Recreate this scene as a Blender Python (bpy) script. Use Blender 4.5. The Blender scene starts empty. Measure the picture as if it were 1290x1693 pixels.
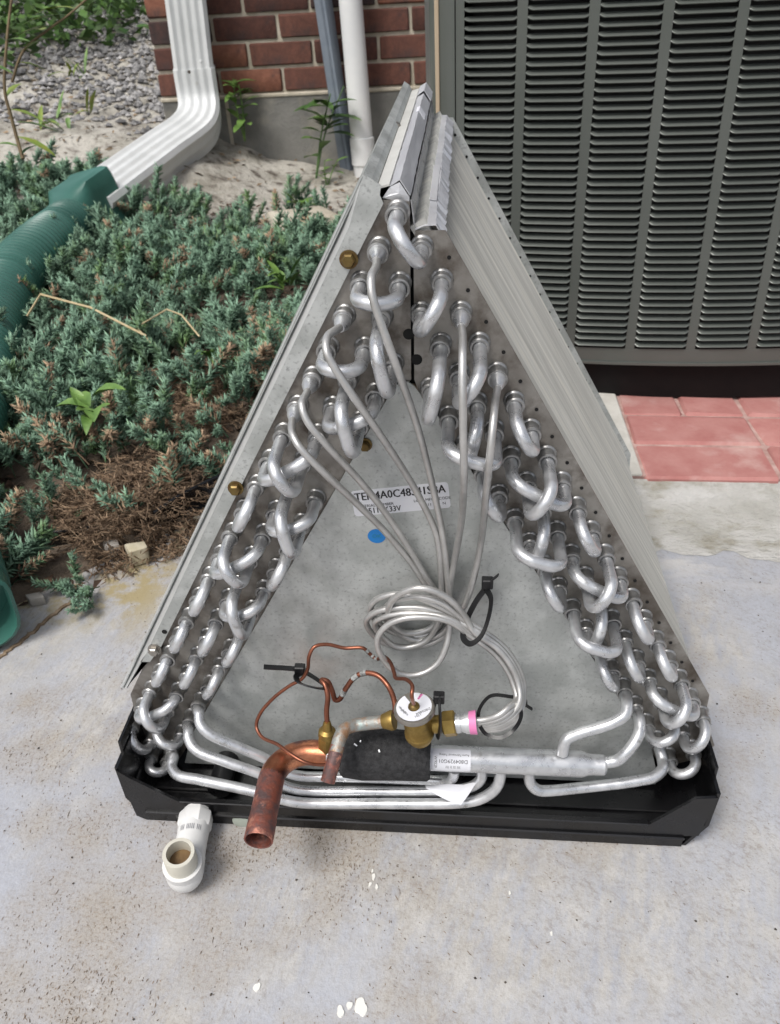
import bpy, bmesh, math, random
import numpy as np
from mathutils import Vector, Matrix
random.seed(7); rng = np.random.default_rng(7)
R = math.radians
scene = bpy.context.scene
COL = scene.collection
# ------------------------------------------------------------------ camera
CAM_F, YAW, PITCH, ROLL = 1403.1, R(-4.969), R(33.676), R(-1.438)      # focal length in px of the 1290 px wide photo
CAM_C = np.array([0.03126, -0.55066, 0.68490])
fw = np.array([math.sin(YAW)*math.cos(PITCH), math.cos(YAW)*math.cos(PITCH), -math.sin(PITCH)])
rt = np.array([math.cos(YAW), -math.sin(YAW), 0.0]); up = np.cross(rt, fw)
ax_r = math.cos(ROLL)*rt + math.sin(ROLL)*up
ax_u = -math.sin(ROLL)*rt + math.cos(ROLL)*up
cd = bpy.data.cameras.new('camera'); cam = bpy.data.objects.new('camera', cd); COL.objects.link(cam)
mw = Matrix.Identity(4)
for i in range(3):
    mw[i][0] = ax_r[i]; mw[i][1] = ax_u[i]; mw[i][2] = -fw[i]; mw[i][3] = CAM_C[i]
cam.matrix_world = mw
cd.sensor_fit = 'HORIZONTAL'; cd.sensor_width = 36.0; cd.lens = 36.0*CAM_F/1290.0
cd.clip_start = 0.02; cd.clip_end = 200.0
cd.dof.use_dof = True; cd.dof.focus_distance = 0.62; cd.dof.aperture_fstop = 24.0
scene.camera = cam
scene.cycles.max_bounces = 6; scene.cycles.diffuse_bounces = 3; scene.cycles.glossy_bounces = 3; scene.cycles.caustics_reflective = False; scene.cycles.caustics_refractive = False
# ------------------------------------------------------------------ sky, sun, exposure (bright overcast)
SUN_EL, SUN_AZ = R(58), R(215)          # azimuth clockwise from +Y: high, behind the viewer's left shoulder
world = bpy.data.worlds.new('World'); scene.world = world; world.use_nodes = True
wn = world.node_tree.nodes; wl = world.node_tree.links
bg = wn['Background']; sky = wn.new('ShaderNodeTexSky'); sky.sky_type = 'NISHITA'; sky.sun_disc = False
sky.sun_elevation = SUN_EL; sky.sun_rotation = SUN_AZ; sky.air_density = 1.0; sky.dust_density = 4.0; sky.ozone_density = 1.0
hs = wn.new('ShaderNodeHueSaturation'); hs.inputs['Saturation'].default_value = 0.42
wl.new(sky.outputs[0], hs.inputs['Color']); wl.new(hs.outputs[0], bg.inputs['Color']); bg.inputs['Strength'].default_value = 0.115
sd = bpy.data.lights.new('sun', 'SUN'); sd.energy = 1.5; sd.angle = R(18); sd.color = (1.0, 0.97, 0.93)
sun = bpy.data.objects.new('sun', sd); COL.objects.link(sun)
sdir = Vector((math.sin(SUN_AZ)*math.cos(SUN_EL), math.cos(SUN_AZ)*math.cos(SUN_EL), math.sin(SUN_EL)))
sun.rotation_euler = (-sdir).to_track_quat('-Z', 'Y').to_euler(); sun.location = (0, -2, 4)
vs = scene.view_settings
vs.view_transform = 'Standard'; vs.look = 'None'; vs.gamma = 1.0; vs.use_curve_mapping = False; vs.exposure = 0.42
# ------------------------------------------------------------------ measuring helpers (photo pixel -> point of the place)
def ray(px, py):
    return fw + (px-645.0)/CAM_F*ax_r - (py-846.0)/CAM_F*ax_u
def at(px, py, y=0.0):
    d = ray(px, py); t = (y-CAM_C[1])/d[1]; return CAM_C + t*d
def atz(px, py, z=0.0):
    d = ray(px, py); t = (z-CAM_C[2])/d[2]; return CAM_C + t*d
def atd(px, py, depth):
    return CAM_C + depth*ray(px, py)
# ------------------------------------------------------------------ materials
MATS = {}
def mat(name, c1, c2=None, rough=0.5, metal=0.0, scale=20.0, detail=6.0, lo=0.35, hi=0.65, bump=0.0, bscale=None, bdist=0.002,
        stretch=(1,1,1), c3=None, s3=4.0, l3=0.5, h3=0.7, rough2=None, island=0.0, spec=0.5, coat=0.0, attr=None, obj=False):
    if name in MATS: return MATS[name]
    m = bpy.data.materials.new(name); m.use_nodes = True; nt = m.node_tree; N = nt.nodes; L = nt.links
    b = N['Principled BSDF']; b.inputs['Roughness'].default_value = rough; b.inputs['Metallic'].default_value = metal
    b.inputs['Specular IOR Level'].default_value = spec; b.inputs['Coat Weight'].default_value = coat
    if obj: src = N.new('ShaderNodeTexCoord').outputs['Object']
    else: src = N.new('ShaderNodeNewGeometry').outputs['Position']
    mp = N.new('ShaderNodeMapping'); mp.inputs['Scale'].default_value = stretch; L.new(src, mp.inputs['Vector'])
    col = None
    def noise(s, d=detail, r=0.6):
        n = N.new('ShaderNodeTexNoise'); n.inputs['Scale'].default_value = s; n.inputs['Detail'].default_value = d
        n.inputs['Roughness'].default_value = r; L.new(mp.outputs[0], n.inputs['Vector']); return n.outputs['Fac']
    def ramp(fac, a, bb):
        r = N.new('ShaderNodeMapRange'); r.inputs['From Min'].default_value = a; r.inputs['From Max'].default_value = bb
        L.new(fac, r.inputs['Value']); return r.outputs[0]
    def mix(f, a, c):
        x = N.new('ShaderNodeMix'); x.data_type = 'RGBA'
        if hasattr(f, 'links'): L.new(f, x.inputs[0])
        else: x.inputs[0].default_value = f
        for s_, v in ((6, a), (7, c)):
            if hasattr(v, 'links'): L.new(v, x.inputs[s_])
            else: x.inputs[s_].default_value = (*v, 1)
        return x.outputs[2]
    c = c1
    if c2 is not None:
        if attr:
            a_ = N.new('ShaderNodeAttribute'); a_.attribute_name = attr; f = a_.outputs['Fac']
        else: f = ramp(noise(scale), lo, hi)
        c = mix(f, c1, c2)
        if rough2 is not None:
            rr = N.new('ShaderNodeMapRange'); rr.inputs['To Min'].default_value = rough; rr.inputs['To Max'].default_value = rough2
            L.new(f, rr.inputs['Value']); L.new(rr.outputs[0], b.inputs['Roughness'])
    if c3 is not None: c = mix(ramp(noise(s3), l3, h3), c, c3)
    if island:
        g = N.new('ShaderNodeNewGeometry'); r = N.new('ShaderNodeMapRange')
        r.inputs['To Min'].default_value = 1-island; r.inputs['To Max'].default_value = 1+island
        L.new(g.outputs['Random Per Island'], r.inputs['Value'])
        mm = N.new('ShaderNodeVectorMath'); mm.operation = 'SCALE'
        if hasattr(c, 'links'): L.new(c, mm.inputs[0])
        else: mm.inputs[0].default_value = c
        L.new(r.outputs[0], mm.inputs['Scale']); c = mm.outputs[0]
    if hasattr(c, 'links'): L.new(c, b.inputs['Base Color'])
    else: b.inputs['Base Color'].default_value = (*c, 1)
    if bump:
        bn = N.new('ShaderNodeBump'); bn.inputs['Strength'].default_value = bump; bn.inputs['Distance'].default_value = bdist
        L.new(noise(bscale or scale*3), bn.inputs['Height']); L.new(bn.outputs[0], b.inputs['Normal'])
    MATS[name] = m; return m
# ------------------------------------------------------------------ object helpers
WLOC = {}
def tag(o, label=None, cat=None, group=None, kind=None):
    if label: o['label'] = label
    if cat: o['category'] = cat
    if group: o['group'] = group
    if kind: o['kind'] = kind
    return o
def thing(name, label, cat, loc, group=None):
    o = bpy.data.objects.new(name, None); COL.objects.link(o); o.empty_display_size = 0.05
    o.location = loc; WLOC[o] = np.array(loc, float); return tag(o, label, cat, group)
def link(name, me, parent, wloc, rot=None):
    o = bpy.data.objects.new(name, me); COL.objects.link(o)
    base = WLOC[parent] if parent is not None else np.zeros(3)
    o.location = np.array(wloc)-base
    if rot is not None: o.rotation_euler = rot
    if parent is not None: o.parent = parent
    WLOC[o] = np.array(wloc, float); return o
def meshdata(name, V, F, m, smooth=True, ang=38):
    me = bpy.data.meshes.new(name); me.from_pydata([tuple(map(float, v)) for v in V], [], [tuple(map(int, f)) for f in F])
    me.update()
    if smooth:
        me.shade_smooth(); me.set_sharp_from_angle(angle=R(ang))
    if m is not None: me.materials.append(m)
    return me
def mesh(name, VF, m, parent=None, smooth=True, ang=38, origin=None):
    V, F = VF; V = np.asarray(V, float)
    c = (V.min(0)+V.max(0))/2 if origin is None else np.array(origin, float)
    if origin is None and parent is None: c[2] = V[:,2].min()
    return link(name, meshdata(name, V-c, F, m, smooth, ang), parent, c)
def join(*parts):
    V = []; F = []; n = 0
    for v, f in parts:
        V.append(np.asarray(v, float)); F += [tuple(i+n for i in q) for q in f]; n += len(v)
    return np.concatenate(V), F
def catmull(P, n=8, closed=False):
    P = np.asarray(P, float); out = []
    Q = np.vstack([2*P[0]-P[1], P, 2*P[-1]-P[-2]])
    for i in range(len(P)-1):
        p0, p1, p2, p3 = Q[i:i+4]
        # centripetal parametrisation keeps uneven control points from overshooting
        t0 = 0; t1 = t0+max(np.linalg.norm(p1-p0), 1e-9)**.5; t2 = t1+max(np.linalg.norm(p2-p1), 1e-9)**.5; t3 = t2+max(np.linalg.norm(p3-p2), 1e-9)**.5
        for k in range(n):
            t = t1+(t2-t1)*k/n
            a1 = (t1-t)/(t1-t0)*p0+(t-t0)/(t1-t0)*p1; a2 = (t2-t)/(t2-t1)*p1+(t-t1)/(t2-t1)*p2; a3 = (t3-t)/(t3-t2)*p2+(t-t2)/(t3-t2)*p3
            b1 = (t2-t)/(t2-t0)*a1+(t-t0)/(t2-t0)*a2; b2 = (t3-t)/(t3-t1)*a2+(t-t1)/(t3-t1)*a3
            out.append((t2-t)/(t2-t1)*b1+(t-t1)/(t2-t1)*b2)
    out.append(P[-1]); return np.array(out)
def frames(P, n0=None):
    P = np.asarray(P, float); T = np.gradient(P, axis=0); T /= np.linalg.norm(T, axis=1)[:, None]+1e-12
    if n0 is None:
        n0 = np.array([0, 0, 1.0]) if abs(T[0][2]) < .9 else np.array([1.0, 0, 0])
    n = n0-T[0]*(n0@T[0]); n /= np.linalg.norm(n); Ns = [n]
    for i in range(1, len(P)):
        n = n-T[i]*(n@T[i]); n /= np.linalg.norm(n); Ns.append(n)
    Ns = np.array(Ns); return T, Ns, np.cross(T, Ns)
def sweep(P, prof, n0=None, caps=True, scale=None):
    """prof: (m,2) closed outline (normal, binormal)"""
    P = np.asarray(P, float); T, A, B = frames(P, n0); m = len(prof); prof = np.asarray(prof)
    s = np.ones(len(P)) if scale is None else np.asarray(scale)
    V = (P[:, None, :] + s[:, None, None]*(A[:, None, :]*prof[None, :, 0:1]+B[:, None, :]*prof[None, :, 1:2])).reshape(-1, 3)
    F = []
    for i in range(len(P)-1):
        for j in range(m):
            k = (j+1) % m; F.append((i*m+j, i*m+k, (i+1)*m+k, (i+1)*m+j))
    if caps: F.append(tuple(range(m-1, -1, -1))); F.append(tuple((len(P)-1)*m+j for j in range(m)))
    return V, F
def circ(r, n=12):
    a = np.arange(n)*2*np.pi/n; return np.stack([r*np.cos(a), r*np.sin(a)], 1)
def tube(P, r, n=12, caps=True, scale=None): return sweep(P, circ(r, n), None, caps, scale)
def lathe(p0, p1, prof, n=24, close=True):
    """prof: list of (t along p0->p1 in metres, radius)"""
    p0 = np.array(p0, float); d = np.array(p1, float)-p0; d /= np.linalg.norm(d)
    a = np.array([0, 0, 1.0]) if abs(d[2]) < .9 else np.array([1.0, 0, 0]); a = a-d*(a@d); a /= np.linalg.norm(a); b = np.cross(d, a)
    V = []; F = []
    for t, r in prof:
        for j in range(n):
            q = 2*np.pi*(j+.5)/n; V.append(p0+d*t+r*(a*math.cos(q)+b*math.sin(q)))
    for i in range(len(prof)-1):
        for j in range(n):
            k = (j+1) % n; F.append((i*n+j, i*n+k, (i+1)*n+k, (i+1)*n+j))
    if close:
        F.append(tuple(range(n-1, -1, -1))); F.append(tuple((len(prof)-1)*n+j for j in range(n)))
    return np.array(V), F
def prism(poly, y0, y1):
    """polygon in x,z pushed from y0 to y1"""
    n = len(poly); V = [(x, y0, z) for x, z in poly]+[(x, y1, z) for x, z in poly]
    F = [tuple(range(n)), tuple(range(2*n-1, n-1, -1))]
    for i in range(n):
        j = (i+1) % n; F.append((i, i+n, j+n, j))
    return np.array(V, float), F
def box(x0, x1, y0, y1, z0, z1, bev=0.0, seg=1):
    if not bev:
        return prism([(x0, z0), (x1, z0), (x1, z1), (x0, z1)], y0, y1)
    bm = bmesh.new(); bmesh.ops.create_cube(bm, size=1.0)
    for v in bm.verts: v.co = ((x0+x1)/2+v.co.x*(x1-x0), (y0+y1)/2+v.co.y*(y1-y0), (z0+z1)/2+v.co.z*(z1-z0))
    bmesh.ops.bevel(bm, geom=bm.edges[:], offset=bev, segments=seg, affect='EDGES', profile=.5)
    bm.verts.index_update(); V = np.array([v.co[:] for v in bm.verts]); F = [tuple(v.index for v in f.verts) for f in bm.faces]; bm.free(); return V, F
def sheet(line, y0, y1, th=0.0008, ny=1, jit=None):
    """open cross-section polyline in x,z swept along y with a thickness"""
    L = np.array(line, float); n = len(L); T = np.gradient(L, axis=0); T /= np.linalg.norm(T, axis=1)[:, None]; Nn = np.stack([-T[:, 1], T[:, 0]], 1)
    loop = np.vstack([L+Nn*th/2, (L-Nn*th/2)[::-1]]); V = []; F = []; m = len(loop)
    ys = np.linspace(y0, y1, ny+1)
    for i, y in enumerate(ys):
        for j, (x, z) in enumerate(loop):
            d = (0, 0, 0) if jit is None else jit(i, min(j, m-1-j))
            V.append((x+d[0], y+d[1], z+d[2]))
    for i in range(ny):
        for j in range(m):
            k = (j+1) % m; F.append((i*m+j, i*m+k, (i+1)*m+k, (i+1)*m+j))
    F.append(tuple(range(m-1, -1, -1))); F.append(tuple(ny*m+j for j in range(m)))
    return np.array(V), F
def text_vf(body, size, align='CENTER'):
    cu = bpy.data.curves.new('t', 'FONT'); cu.body = body; cu.size = size; cu.align_x = align; cu.align_y = 'CENTER'; cu.resolution_u = 2
    o = bpy.data.objects.new('t', cu); me = bpy.data.meshes.new_from_object(o)
    V = np.array([v.co[:] for v in me.vertices]); F = [tuple(p.vertices) for p in me.polygons]
    bpy.data.objects.remove(o); bpy.data.curves.remove(cu); bpy.data.meshes.remove(me); return V, F
def hnoise(seed=0, n=6):
    """cheap smooth 2-D noise as a sum of sines"""
    r = np.random.default_rng(seed); K = [(r.normal(size=2), r.uniform(0, 6.28), 1/(1+.5*i)) for i in range(n)]
    def f(x, y, s=1.0):
        t = 0
        for i, (k, p, a) in enumerate(K): t = t+a*np.sin((k[0]*x+k[1]*y)*s*(1+.6*i)+p)
        return t/2.2
    f.K = K
    return f
# ================================================================== THE SETTING
def ss(a, b, x):
    t = np.clip((np.asarray(x, float)-a)/(b-a), 0, 1); return t*t*(3-2*t)
nz1, nz2, nz3 = hnoise(1), hnoise(2), hnoise(3)
def bed_d(x, y):      # distance into the planting bed from the patio edge
    return (x+.53)*-.776+(y-.20)*.632+.012*nz1(x*9, y*9)
def ground_z(x, y):
    x = np.asarray(x, float); y = np.asarray(y, float); d = bed_d(x, y)
    z = -.06+.075*ss(-.035, .035, d)+.03*ss(.05, 1.2, d)
    z = z+.15*ss(-.42, -1.0, x)*ss(1.6, 2.5, y)+.17*np.clip(y-2.7, 0, 4)*ss(-.7, -1.2, x)
    z = z+(.006*nz2(x*14, y*14)+.012*nz3(x*4, y*4))*ss(.02, .12, d)+(.014*nz1(x*17, y*17)+.008*np.abs(nz2(x*31, y*31)))*ss(1.6, 1.9, y)*ss(4.0, 3.0, y)
    return z
def nonuni(a, b, dense0, dense1, step, grow=1.35):
    mid = list(np.arange(dense0, dense1+1e-6, step)); s = step; v = dense0; lo = []
    while v > a: s *= grow; v -= s; lo.append(max(v, a))
    s = step; v = dense1; hi = []
    while v < b: s *= grow; v += s; hi.append(min(v, b))
    return np.array(lo[::-1]+mid+hi)
gx = nonuni(-60, 60, -3.0, .6, .03); gy = nonuni(-40, 80, 0.0, 4.0, .03)
GX, GY = np.meshgrid(gx, gy); GZ = ground_z(GX, GY)
nx_ = len(gx); V = np.stack([GX, GY, GZ], -1).reshape(-1, 3)
F = [(j*nx_+i, j*nx_+i+1, (j+1)*nx_+i+1, (j+1)*nx_+i) for j in range(len(gy)-1) for i in range(nx_-1)]
M_soil = mat('soil', (.29, .27, .225), (.50, .475, .42), rough=.95, scale=9, lo=.35, hi=.6, bump=.9, bscale=55, bdist=.012, c3=(.09, .07, .055), s3=23, l3=.52, h3=.68)
nt = M_soil.node_tree; b_ = nt.nodes['Principled BSDF']; old = b_.inputs['Base Color'].links[0].from_socket       # dark humus in the planted bed
sx_ = nt.nodes.new('ShaderNodeSeparateXYZ'); nt.links.new(nt.nodes.new('ShaderNodeNewGeometry').outputs['Position'], sx_.inputs[0])
mr_ = nt.nodes.new('ShaderNodeMapRange'); mr_.inputs['From Min'].default_value = 1.75; mr_.inputs['From Max'].default_value = 1.55; nt.links.new(sx_.outputs['Y'], mr_.inputs['Value'])
mx_ = nt.nodes.new('ShaderNodeMix'); mx_.data_type = 'RGBA'; nt.links.new(mr_.outputs[0], mx_.inputs[0]); nt.links.new(old, mx_.inputs[6]); mx_.inputs[7].default_value = (.15, .115, .085, 1); nt.links.new(mx_.outputs[2], b_.inputs['Base Color'])
g = mesh('ground', (V, F), M_soil, None, True, 80, origin=(0, 0, 0)); tag(g, 'bare pale soil with dark crumbs sloping up to the house', 'soil', kind='structure')

# ---- patio slab, painted grey and worn
n1 = hnoise(41, 7); n2 = hnoise(42, 7); n3 = hnoise(43, 6)
def concrete():
    m = bpy.data.materials.new('painted_concrete'); m.use_nodes = True; nt = m.node_tree; N = nt.nodes; L = nt.links; b = N['Principled BSDF']
    pos = N.new('ShaderNodeNewGeometry').outputs['Position']
    def mp(rotz, sc):
        k0 = N.new('ShaderNodeMapping'); k0.inputs['Rotation'].default_value = (0, 0, rotz); L.new(pos, k0.inputs['Vector']); k = N.new('ShaderNodeMapping'); k.inputs['Scale'].default_value = sc; L.new(k0.outputs[0], k.inputs['Vector']); return k.outputs[0]
    def nz(vec, s, d=6, r=.6):
        n = N.new('ShaderNodeTexNoise'); n.inputs['Scale'].default_value = s; n.inputs['Detail'].default_value = d; n.inputs['Roughness'].default_value = r; L.new(vec, n.inputs['Vector']); return n.outputs['Fac']
    def rg(f, a, c, lo=0., hi=1.):
        r = N.new('ShaderNodeMapRange'); r.inputs['From Min'].default_value = a; r.inputs['From Max'].default_value = c; r.inputs['To Min'].default_value = lo; r.inputs['To Max'].default_value = hi
        L.new(f, r.inputs['Value']); return r.outputs[0]
    def mul(a, c):
        k = N.new('ShaderNodeMath'); k.operation = 'MULTIPLY'; L.new(a, k.inputs[0])
        if hasattr(c, 'links'): L.new(c, k.inputs[1])
        else: k.inputs[1].default_value = c
        return k.outputs[0]
    def mix(f, a, c):
        x = N.new('ShaderNodeMix'); x.data_type = 'RGBA'; L.new(f, x.inputs[0])
        for s_, v in ((6, a), (7, c)):
            if hasattr(v, 'links'): L.new(v, x.inputs[s_])
            else: x.inputs[s_].default_value = (*v, 1)
        return x.outputs[2]
    def sepx(v):
        k = N.new('ShaderNodeSeparateXYZ'); L.new(v, k.inputs[0]); return k.outputs['X']
    iso = mp(0, (1, 1, 1)); broom = mp(R(-82), (1, 2.4, 1)); broom2 = mp(R(-75), (1, 3, 1)); broom3 = mp(R(42), (1, 1.5, 1))
    paint = mix(rg(nz(iso, 7), .35, .65), (.44, .455, .495), (.375, .385, .42))
    worn = mix(rg(nz(iso, 26), .35, .65), (.43, .415, .39), (.52, .51, .49))
    wear = rg(nz(iso, 3.4, 8, .62), .43, .58)
    streak = rg(nz(broom2, 26, 8, .7), .46, .60)
    wm = N.new('ShaderNodeMath'); wm.operation = 'MULTIPLY'; L.new(wear, wm.inputs[0]); L.new(rg(nz(broom2, 20, 7, .7), .36, .56), wm.inputs[1])
    c = mix(wm.outputs[0], paint, worn)
    # brown dirt held in the broom grooves, in drifts
    side = rg(sepx(pos), -.12, .12)
    inv = N.new('ShaderNodeMath'); inv.operation = 'SUBTRACT'; inv.inputs[0].default_value = 1.0; L.new(side, inv.inputs[1])
    drift = rg(nz(iso, 3.1, 7, .62), .44, .60); base_d = rg(nz(iso, 9, 6, .6), .3, .7, .25, 1.0)
    d1 = mul(mul(mul(rg(nz(broom, 95, 8, .82), .50, .60), drift), base_d), .65)
    c = mix(mul(d1, rg(inv.outputs[0], 0, 1, .25, 1)), c, (.19, .145, .105))
    d2 = mul(mul(mul(rg(nz(broom3, 105, 8, .82), .50, .59), rg(nz(iso, 2.6, 7, .6), .42, .56)), base_d), .5)
    c = mix(mul(d2, rg(side, 0, 1, .3, 1)), c, (.185, .14, .10))
    fine = mul(rg(nz(iso, 420, 4, .7), .58, .68), rg(nz(iso, 5, 6), .40, .60)); c = mix(mul(fine, .55), c, (.20, .16, .12))
    def sines(nf_, sx, sy):
        tot = None
        for i_, (k_, p_, a_) in enumerate(nf_.K):
            dt = N.new('ShaderNodeVectorMath'); dt.operation = 'DOT_PRODUCT'; L.new(pos, dt.inputs[0]); w_ = 1+.6*i_; dt.inputs[1].default_value = (k_[0]*sx*w_, k_[1]*sy*w_, 0)
            ad = N.new('ShaderNodeMath'); ad.operation = 'ADD'; L.new(dt.outputs['Value'], ad.inputs[0]); ad.inputs[1].default_value = p_
            sn = N.new('ShaderNodeMath'); sn.operation = 'SINE'; L.new(ad.outputs[0], sn.inputs[0]); ml = mul(sn.outputs[0], a_/2.2)
            if tot is None: tot = ml
            else:
                ad2 = N.new('ShaderNodeMath'); ad2.operation = 'ADD'; L.new(tot, ad2.inputs[0]); L.new(ml, ad2.inputs[1]); tot = ad2.outputs[0]
        return tot
    def addm(*a):
        t = a[0]
        for b_ in a[1:]:
            k = N.new('ShaderNodeMath'); k.operation = 'ADD'; L.new(t, k.inputs[0]); L.new(b_, k.inputs[1]); t = k.outputs[0]
        return t
    dmask = addm(mul(sines(n1, 6, 8), .55), mul(sines(n2, 17, 21), .30), mul(rg(nz(iso, 16, 9, .7), .2, .8, -1, 1), .55))
    film = mul(rg(dmask, -.15, .55), .78); c = mix(film, c, (.36, .315, .255))
    grain = mul(rg(nz(iso, 330, 5, .75), .50, .62), rg(dmask, -.2, .5, .12, .75)); c = mix(grain, c, (.22, .175, .13))
    pale = mul(rg(nz(iso, 11, 9, .7), .63, .69), .55); c = mix(pale, c, (.58, .57, .55))
    sep = N.new('ShaderNodeSeparateXYZ'); L.new(pos, sep.inputs[0])
    skim = mul(mul(rg(sep.outputs['Y'], .30, .42), rg(sep.outputs['X'], .12, .2)), rg(nz(mp(0, (.45, 1, 1)), 15, 7, .6), .50, .57)); c = mix(skim, c, (.60, .58, .54))
    lich = mul(mul(rg(sep.outputs['X'], -.28, -.36), rg(sep.outputs['Y'], .17, .26)), rg(nz(iso, 24, 6, .65), .45, .56)); c = mix(lich, c, (.36, .30, .17))
    L.new(c, b.inputs['Base Color']); b.inputs['Roughness'].default_value = .72
    rr = rg(wm.outputs[0], 0, 1, .55, .88); L.new(rr, b.inputs['Roughness'])
    add = N.new('ShaderNodeMath'); add.operation = 'ADD'; L.new(nz(broom, 55, 6, .7), add.inputs[0]); L.new(mul(nz(iso, 190, 4, .6), .8), add.inputs[1])
    bp = N.new('ShaderNodeBump'); bp.inputs['Strength'].default_value = .5; bp.inputs['Distance'].default_value = .0018; L.new(add.outputs[0], bp.inputs['Height']); L.new(bp.outputs[0], b.inputs['Normal'])
    return m
M_conc = concrete()
edge = [(-3.2, -3.0), (-1.30, -.72), (-.548, .213), (-.434, .349), (-.324, .484), (-.103, .756), (.0, .85), (4, .85), (4, -4), (-3.2, -4)]
n = len(edge); V = [(x, y, 0) for x, y in edge]+[(x, y, -.09) for x, y in edge]
F = [tuple(range(n-1, -1, -1)), tuple(range(n, 2*n))]+[(i, (i+1) % n, (i+1) % n+n, i+n) for i in range(n)]
patio = mesh('patio', (V, F), M_conc, None, False, origin=(0, 0, 0)); tag(patio, 'grey painted concrete patio, worn and speckled with brown dirt', 'patio', kind='structure')
# joint filled with soil at the left edge
M_mul = mat('mulch', (.055, .035, .025), (.14, .085, .055), rough=.95, scale=60, island=.45)
jl = catmull([atz(*p, .001) for p in [(-30, 1112), (0, 1088), (45, 1052), (95, 1010), (133, 985)]], 10)
jl[:, :2] += rng.normal(size=(len(jl), 2))*.0012
V, F = sweep(jl, np.array([(.0015, -.0022), (.0022, .0), (.0015, .0022), (-.002, .002), (-.002, -.002)]), np.array([0, 0, 1.]))
mesh('joint', (V, F), mat('joint_soil', (.17, .115, .07), (.33, .25, .17), rough=.95, scale=90), patio)
# drops of white paint on the slab
M_wp = mat('white_paint_drop', (.78, .77, .72), rough=.5)
for (px, py, rr) in [(425, 1632, 7), (563, 1672, 8), (578, 1662, 6), (597, 1664, 13), (618, 1449, 5), (612, 1462, 4), (623, 1466, 4), (616, 1440, 3), (843, 1476, 3), (912, 1543, 3)]:
    c = atz(px, py, .0006); k = 28; a = np.arange(k)*2*np.pi/k; ph_ = rng.uniform(0, 6, 3); r = rr*.00042*(1+.16*np.sin(2*a+ph_[0])+.10*np.sin(3*a+ph_[1])+.05*np.sin(5*a+ph_[2]))
    top = np.stack([c[0]+r*np.cos(a)*.8, c[1]+r*np.sin(a)*1.2, np.full(k, .0012)], 1); bot = np.stack([c[0]+1.1*r*np.cos(a)*.8, c[1]+1.1*r*np.sin(a)*1.2, np.full(k, .0001)], 1)
    mesh('paint_drop', (np.vstack([top, bot]), [tuple(range(k))]+[(i, i+k, (i+1) % k+k, (i+1) % k) for i in range(k)]), M_wp, patio)
# loose grit
M_grit = mat('dark_grit', (.035, .03, .025), (.12, .1, .08), rough=.9, scale=200, island=.5)
def pebbles(P, sizes, seed):
    r = np.random.default_rng(seed); base = np.array([(1,0,0),(-1,0,0),(0,1,0),(0,-1,0),(0,0,1),(0,0,-1)], float); bf = [(0,2,4),(2,1,4),(1,3,4),(3,0,4),(2,0,5),(1,2,5),(3,1,5),(0,3,5)]
    V = []; F = []
    for i, (p, s) in enumerate(zip(P, sizes)):
        q = base*r.uniform(.6, 1.2, (6, 3))*s; a = r.uniform(0, 6.28); c_, s_ = math.cos(a), math.sin(a); q = q@np.array([[c_, s_, 0], [-s_, c_, 0], [0, 0, 1]]); q[:, 2] *= .7
        V.append(q+p); F += [tuple(k+6*i for k in f) for f in bf]
    return np.concatenate(V), F
P = np.stack([rng.uniform(-.6, 1.0, 300), rng.uniform(-.35, .45, 300), np.full(300, .0008)], 1); P = P[bed_d(P[:, 0], P[:, 1]) < -.0]
o = mesh('grit', pebbles(P, rng.uniform(.0006, .0015, len(P)), 5), M_grit, patio, False); o['kind'] = 'stuff'
# brown dirt flecks caught in the broom marks, in drifts
M_fleck = mat('dirt_fleck', (.13, .098, .07), (.24, .185, .14), rough=.95, scale=30, island=.45)
nf = 120000; fx = rng.uniform(-.62, .85, nf); fy = rng.uniform(-.34, .5, nf); dm = np.clip(.5+.55*n1(fx*6, fy*8)+.30*n2(fx*17, fy*21), 0, 1)**2.3*np.clip(.55+.6*n3(fx*45, fy*52), .08, 1)
kf = (rng.uniform(size=nf) < .012+.95*dm) & (bed_d(fx, fy) < 0) & ~((np.abs(fx) < .255) & (fy > -.058) & (fy < .46)); fx = fx[kf]; fy = fy[kf]; nf = len(fx)
ang = np.where(fx < -.02+.12*n2(fx*3, fy*3), R(97), R(-38))+rng.normal(size=nf)*.38; ln = rng.gamma(1.8, .00038, nf)+.0004; wd = rng.uniform(.0002, .0005, nf)
ca, sa = np.cos(ang), np.sin(ang); bend_ = rng.normal(size=nf)*.25*ln
V = np.empty((nf, 6, 3)); V[:, :, 2] = .0004
for k_, (u_, v_) in enumerate([(-1, 0), (-.3, -1), (.5, -.7), (1, 0), (.4, .9), (-.4, .6)]):
    uu = u_*ln; vv = v_*wd+bend_*(1-u_*u_); V[:, k_, 0] = fx+uu*ca-vv*sa; V[:, k_, 1] = fy+uu*sa+vv*ca
me = bpy.data.meshes.new('dirt_flecks'); me.vertices.add(nf*6); me.vertices.foreach_set('co', V.astype(np.float32).ravel()); me.loops.add(nf*6); me.loops.foreach_set('vertex_index', np.arange(nf*6, dtype=np.int32)); me.polygons.add(nf); me.polygons.foreach_set('loop_start', (np.arange(nf)*6).astype(np.int32)); me.update(calc_edges=True); me.materials.append(M_fleck)
o = link('dirt_flecks', me, patio, (0, 0, 0)); o['kind'] = 'stuff'

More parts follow.
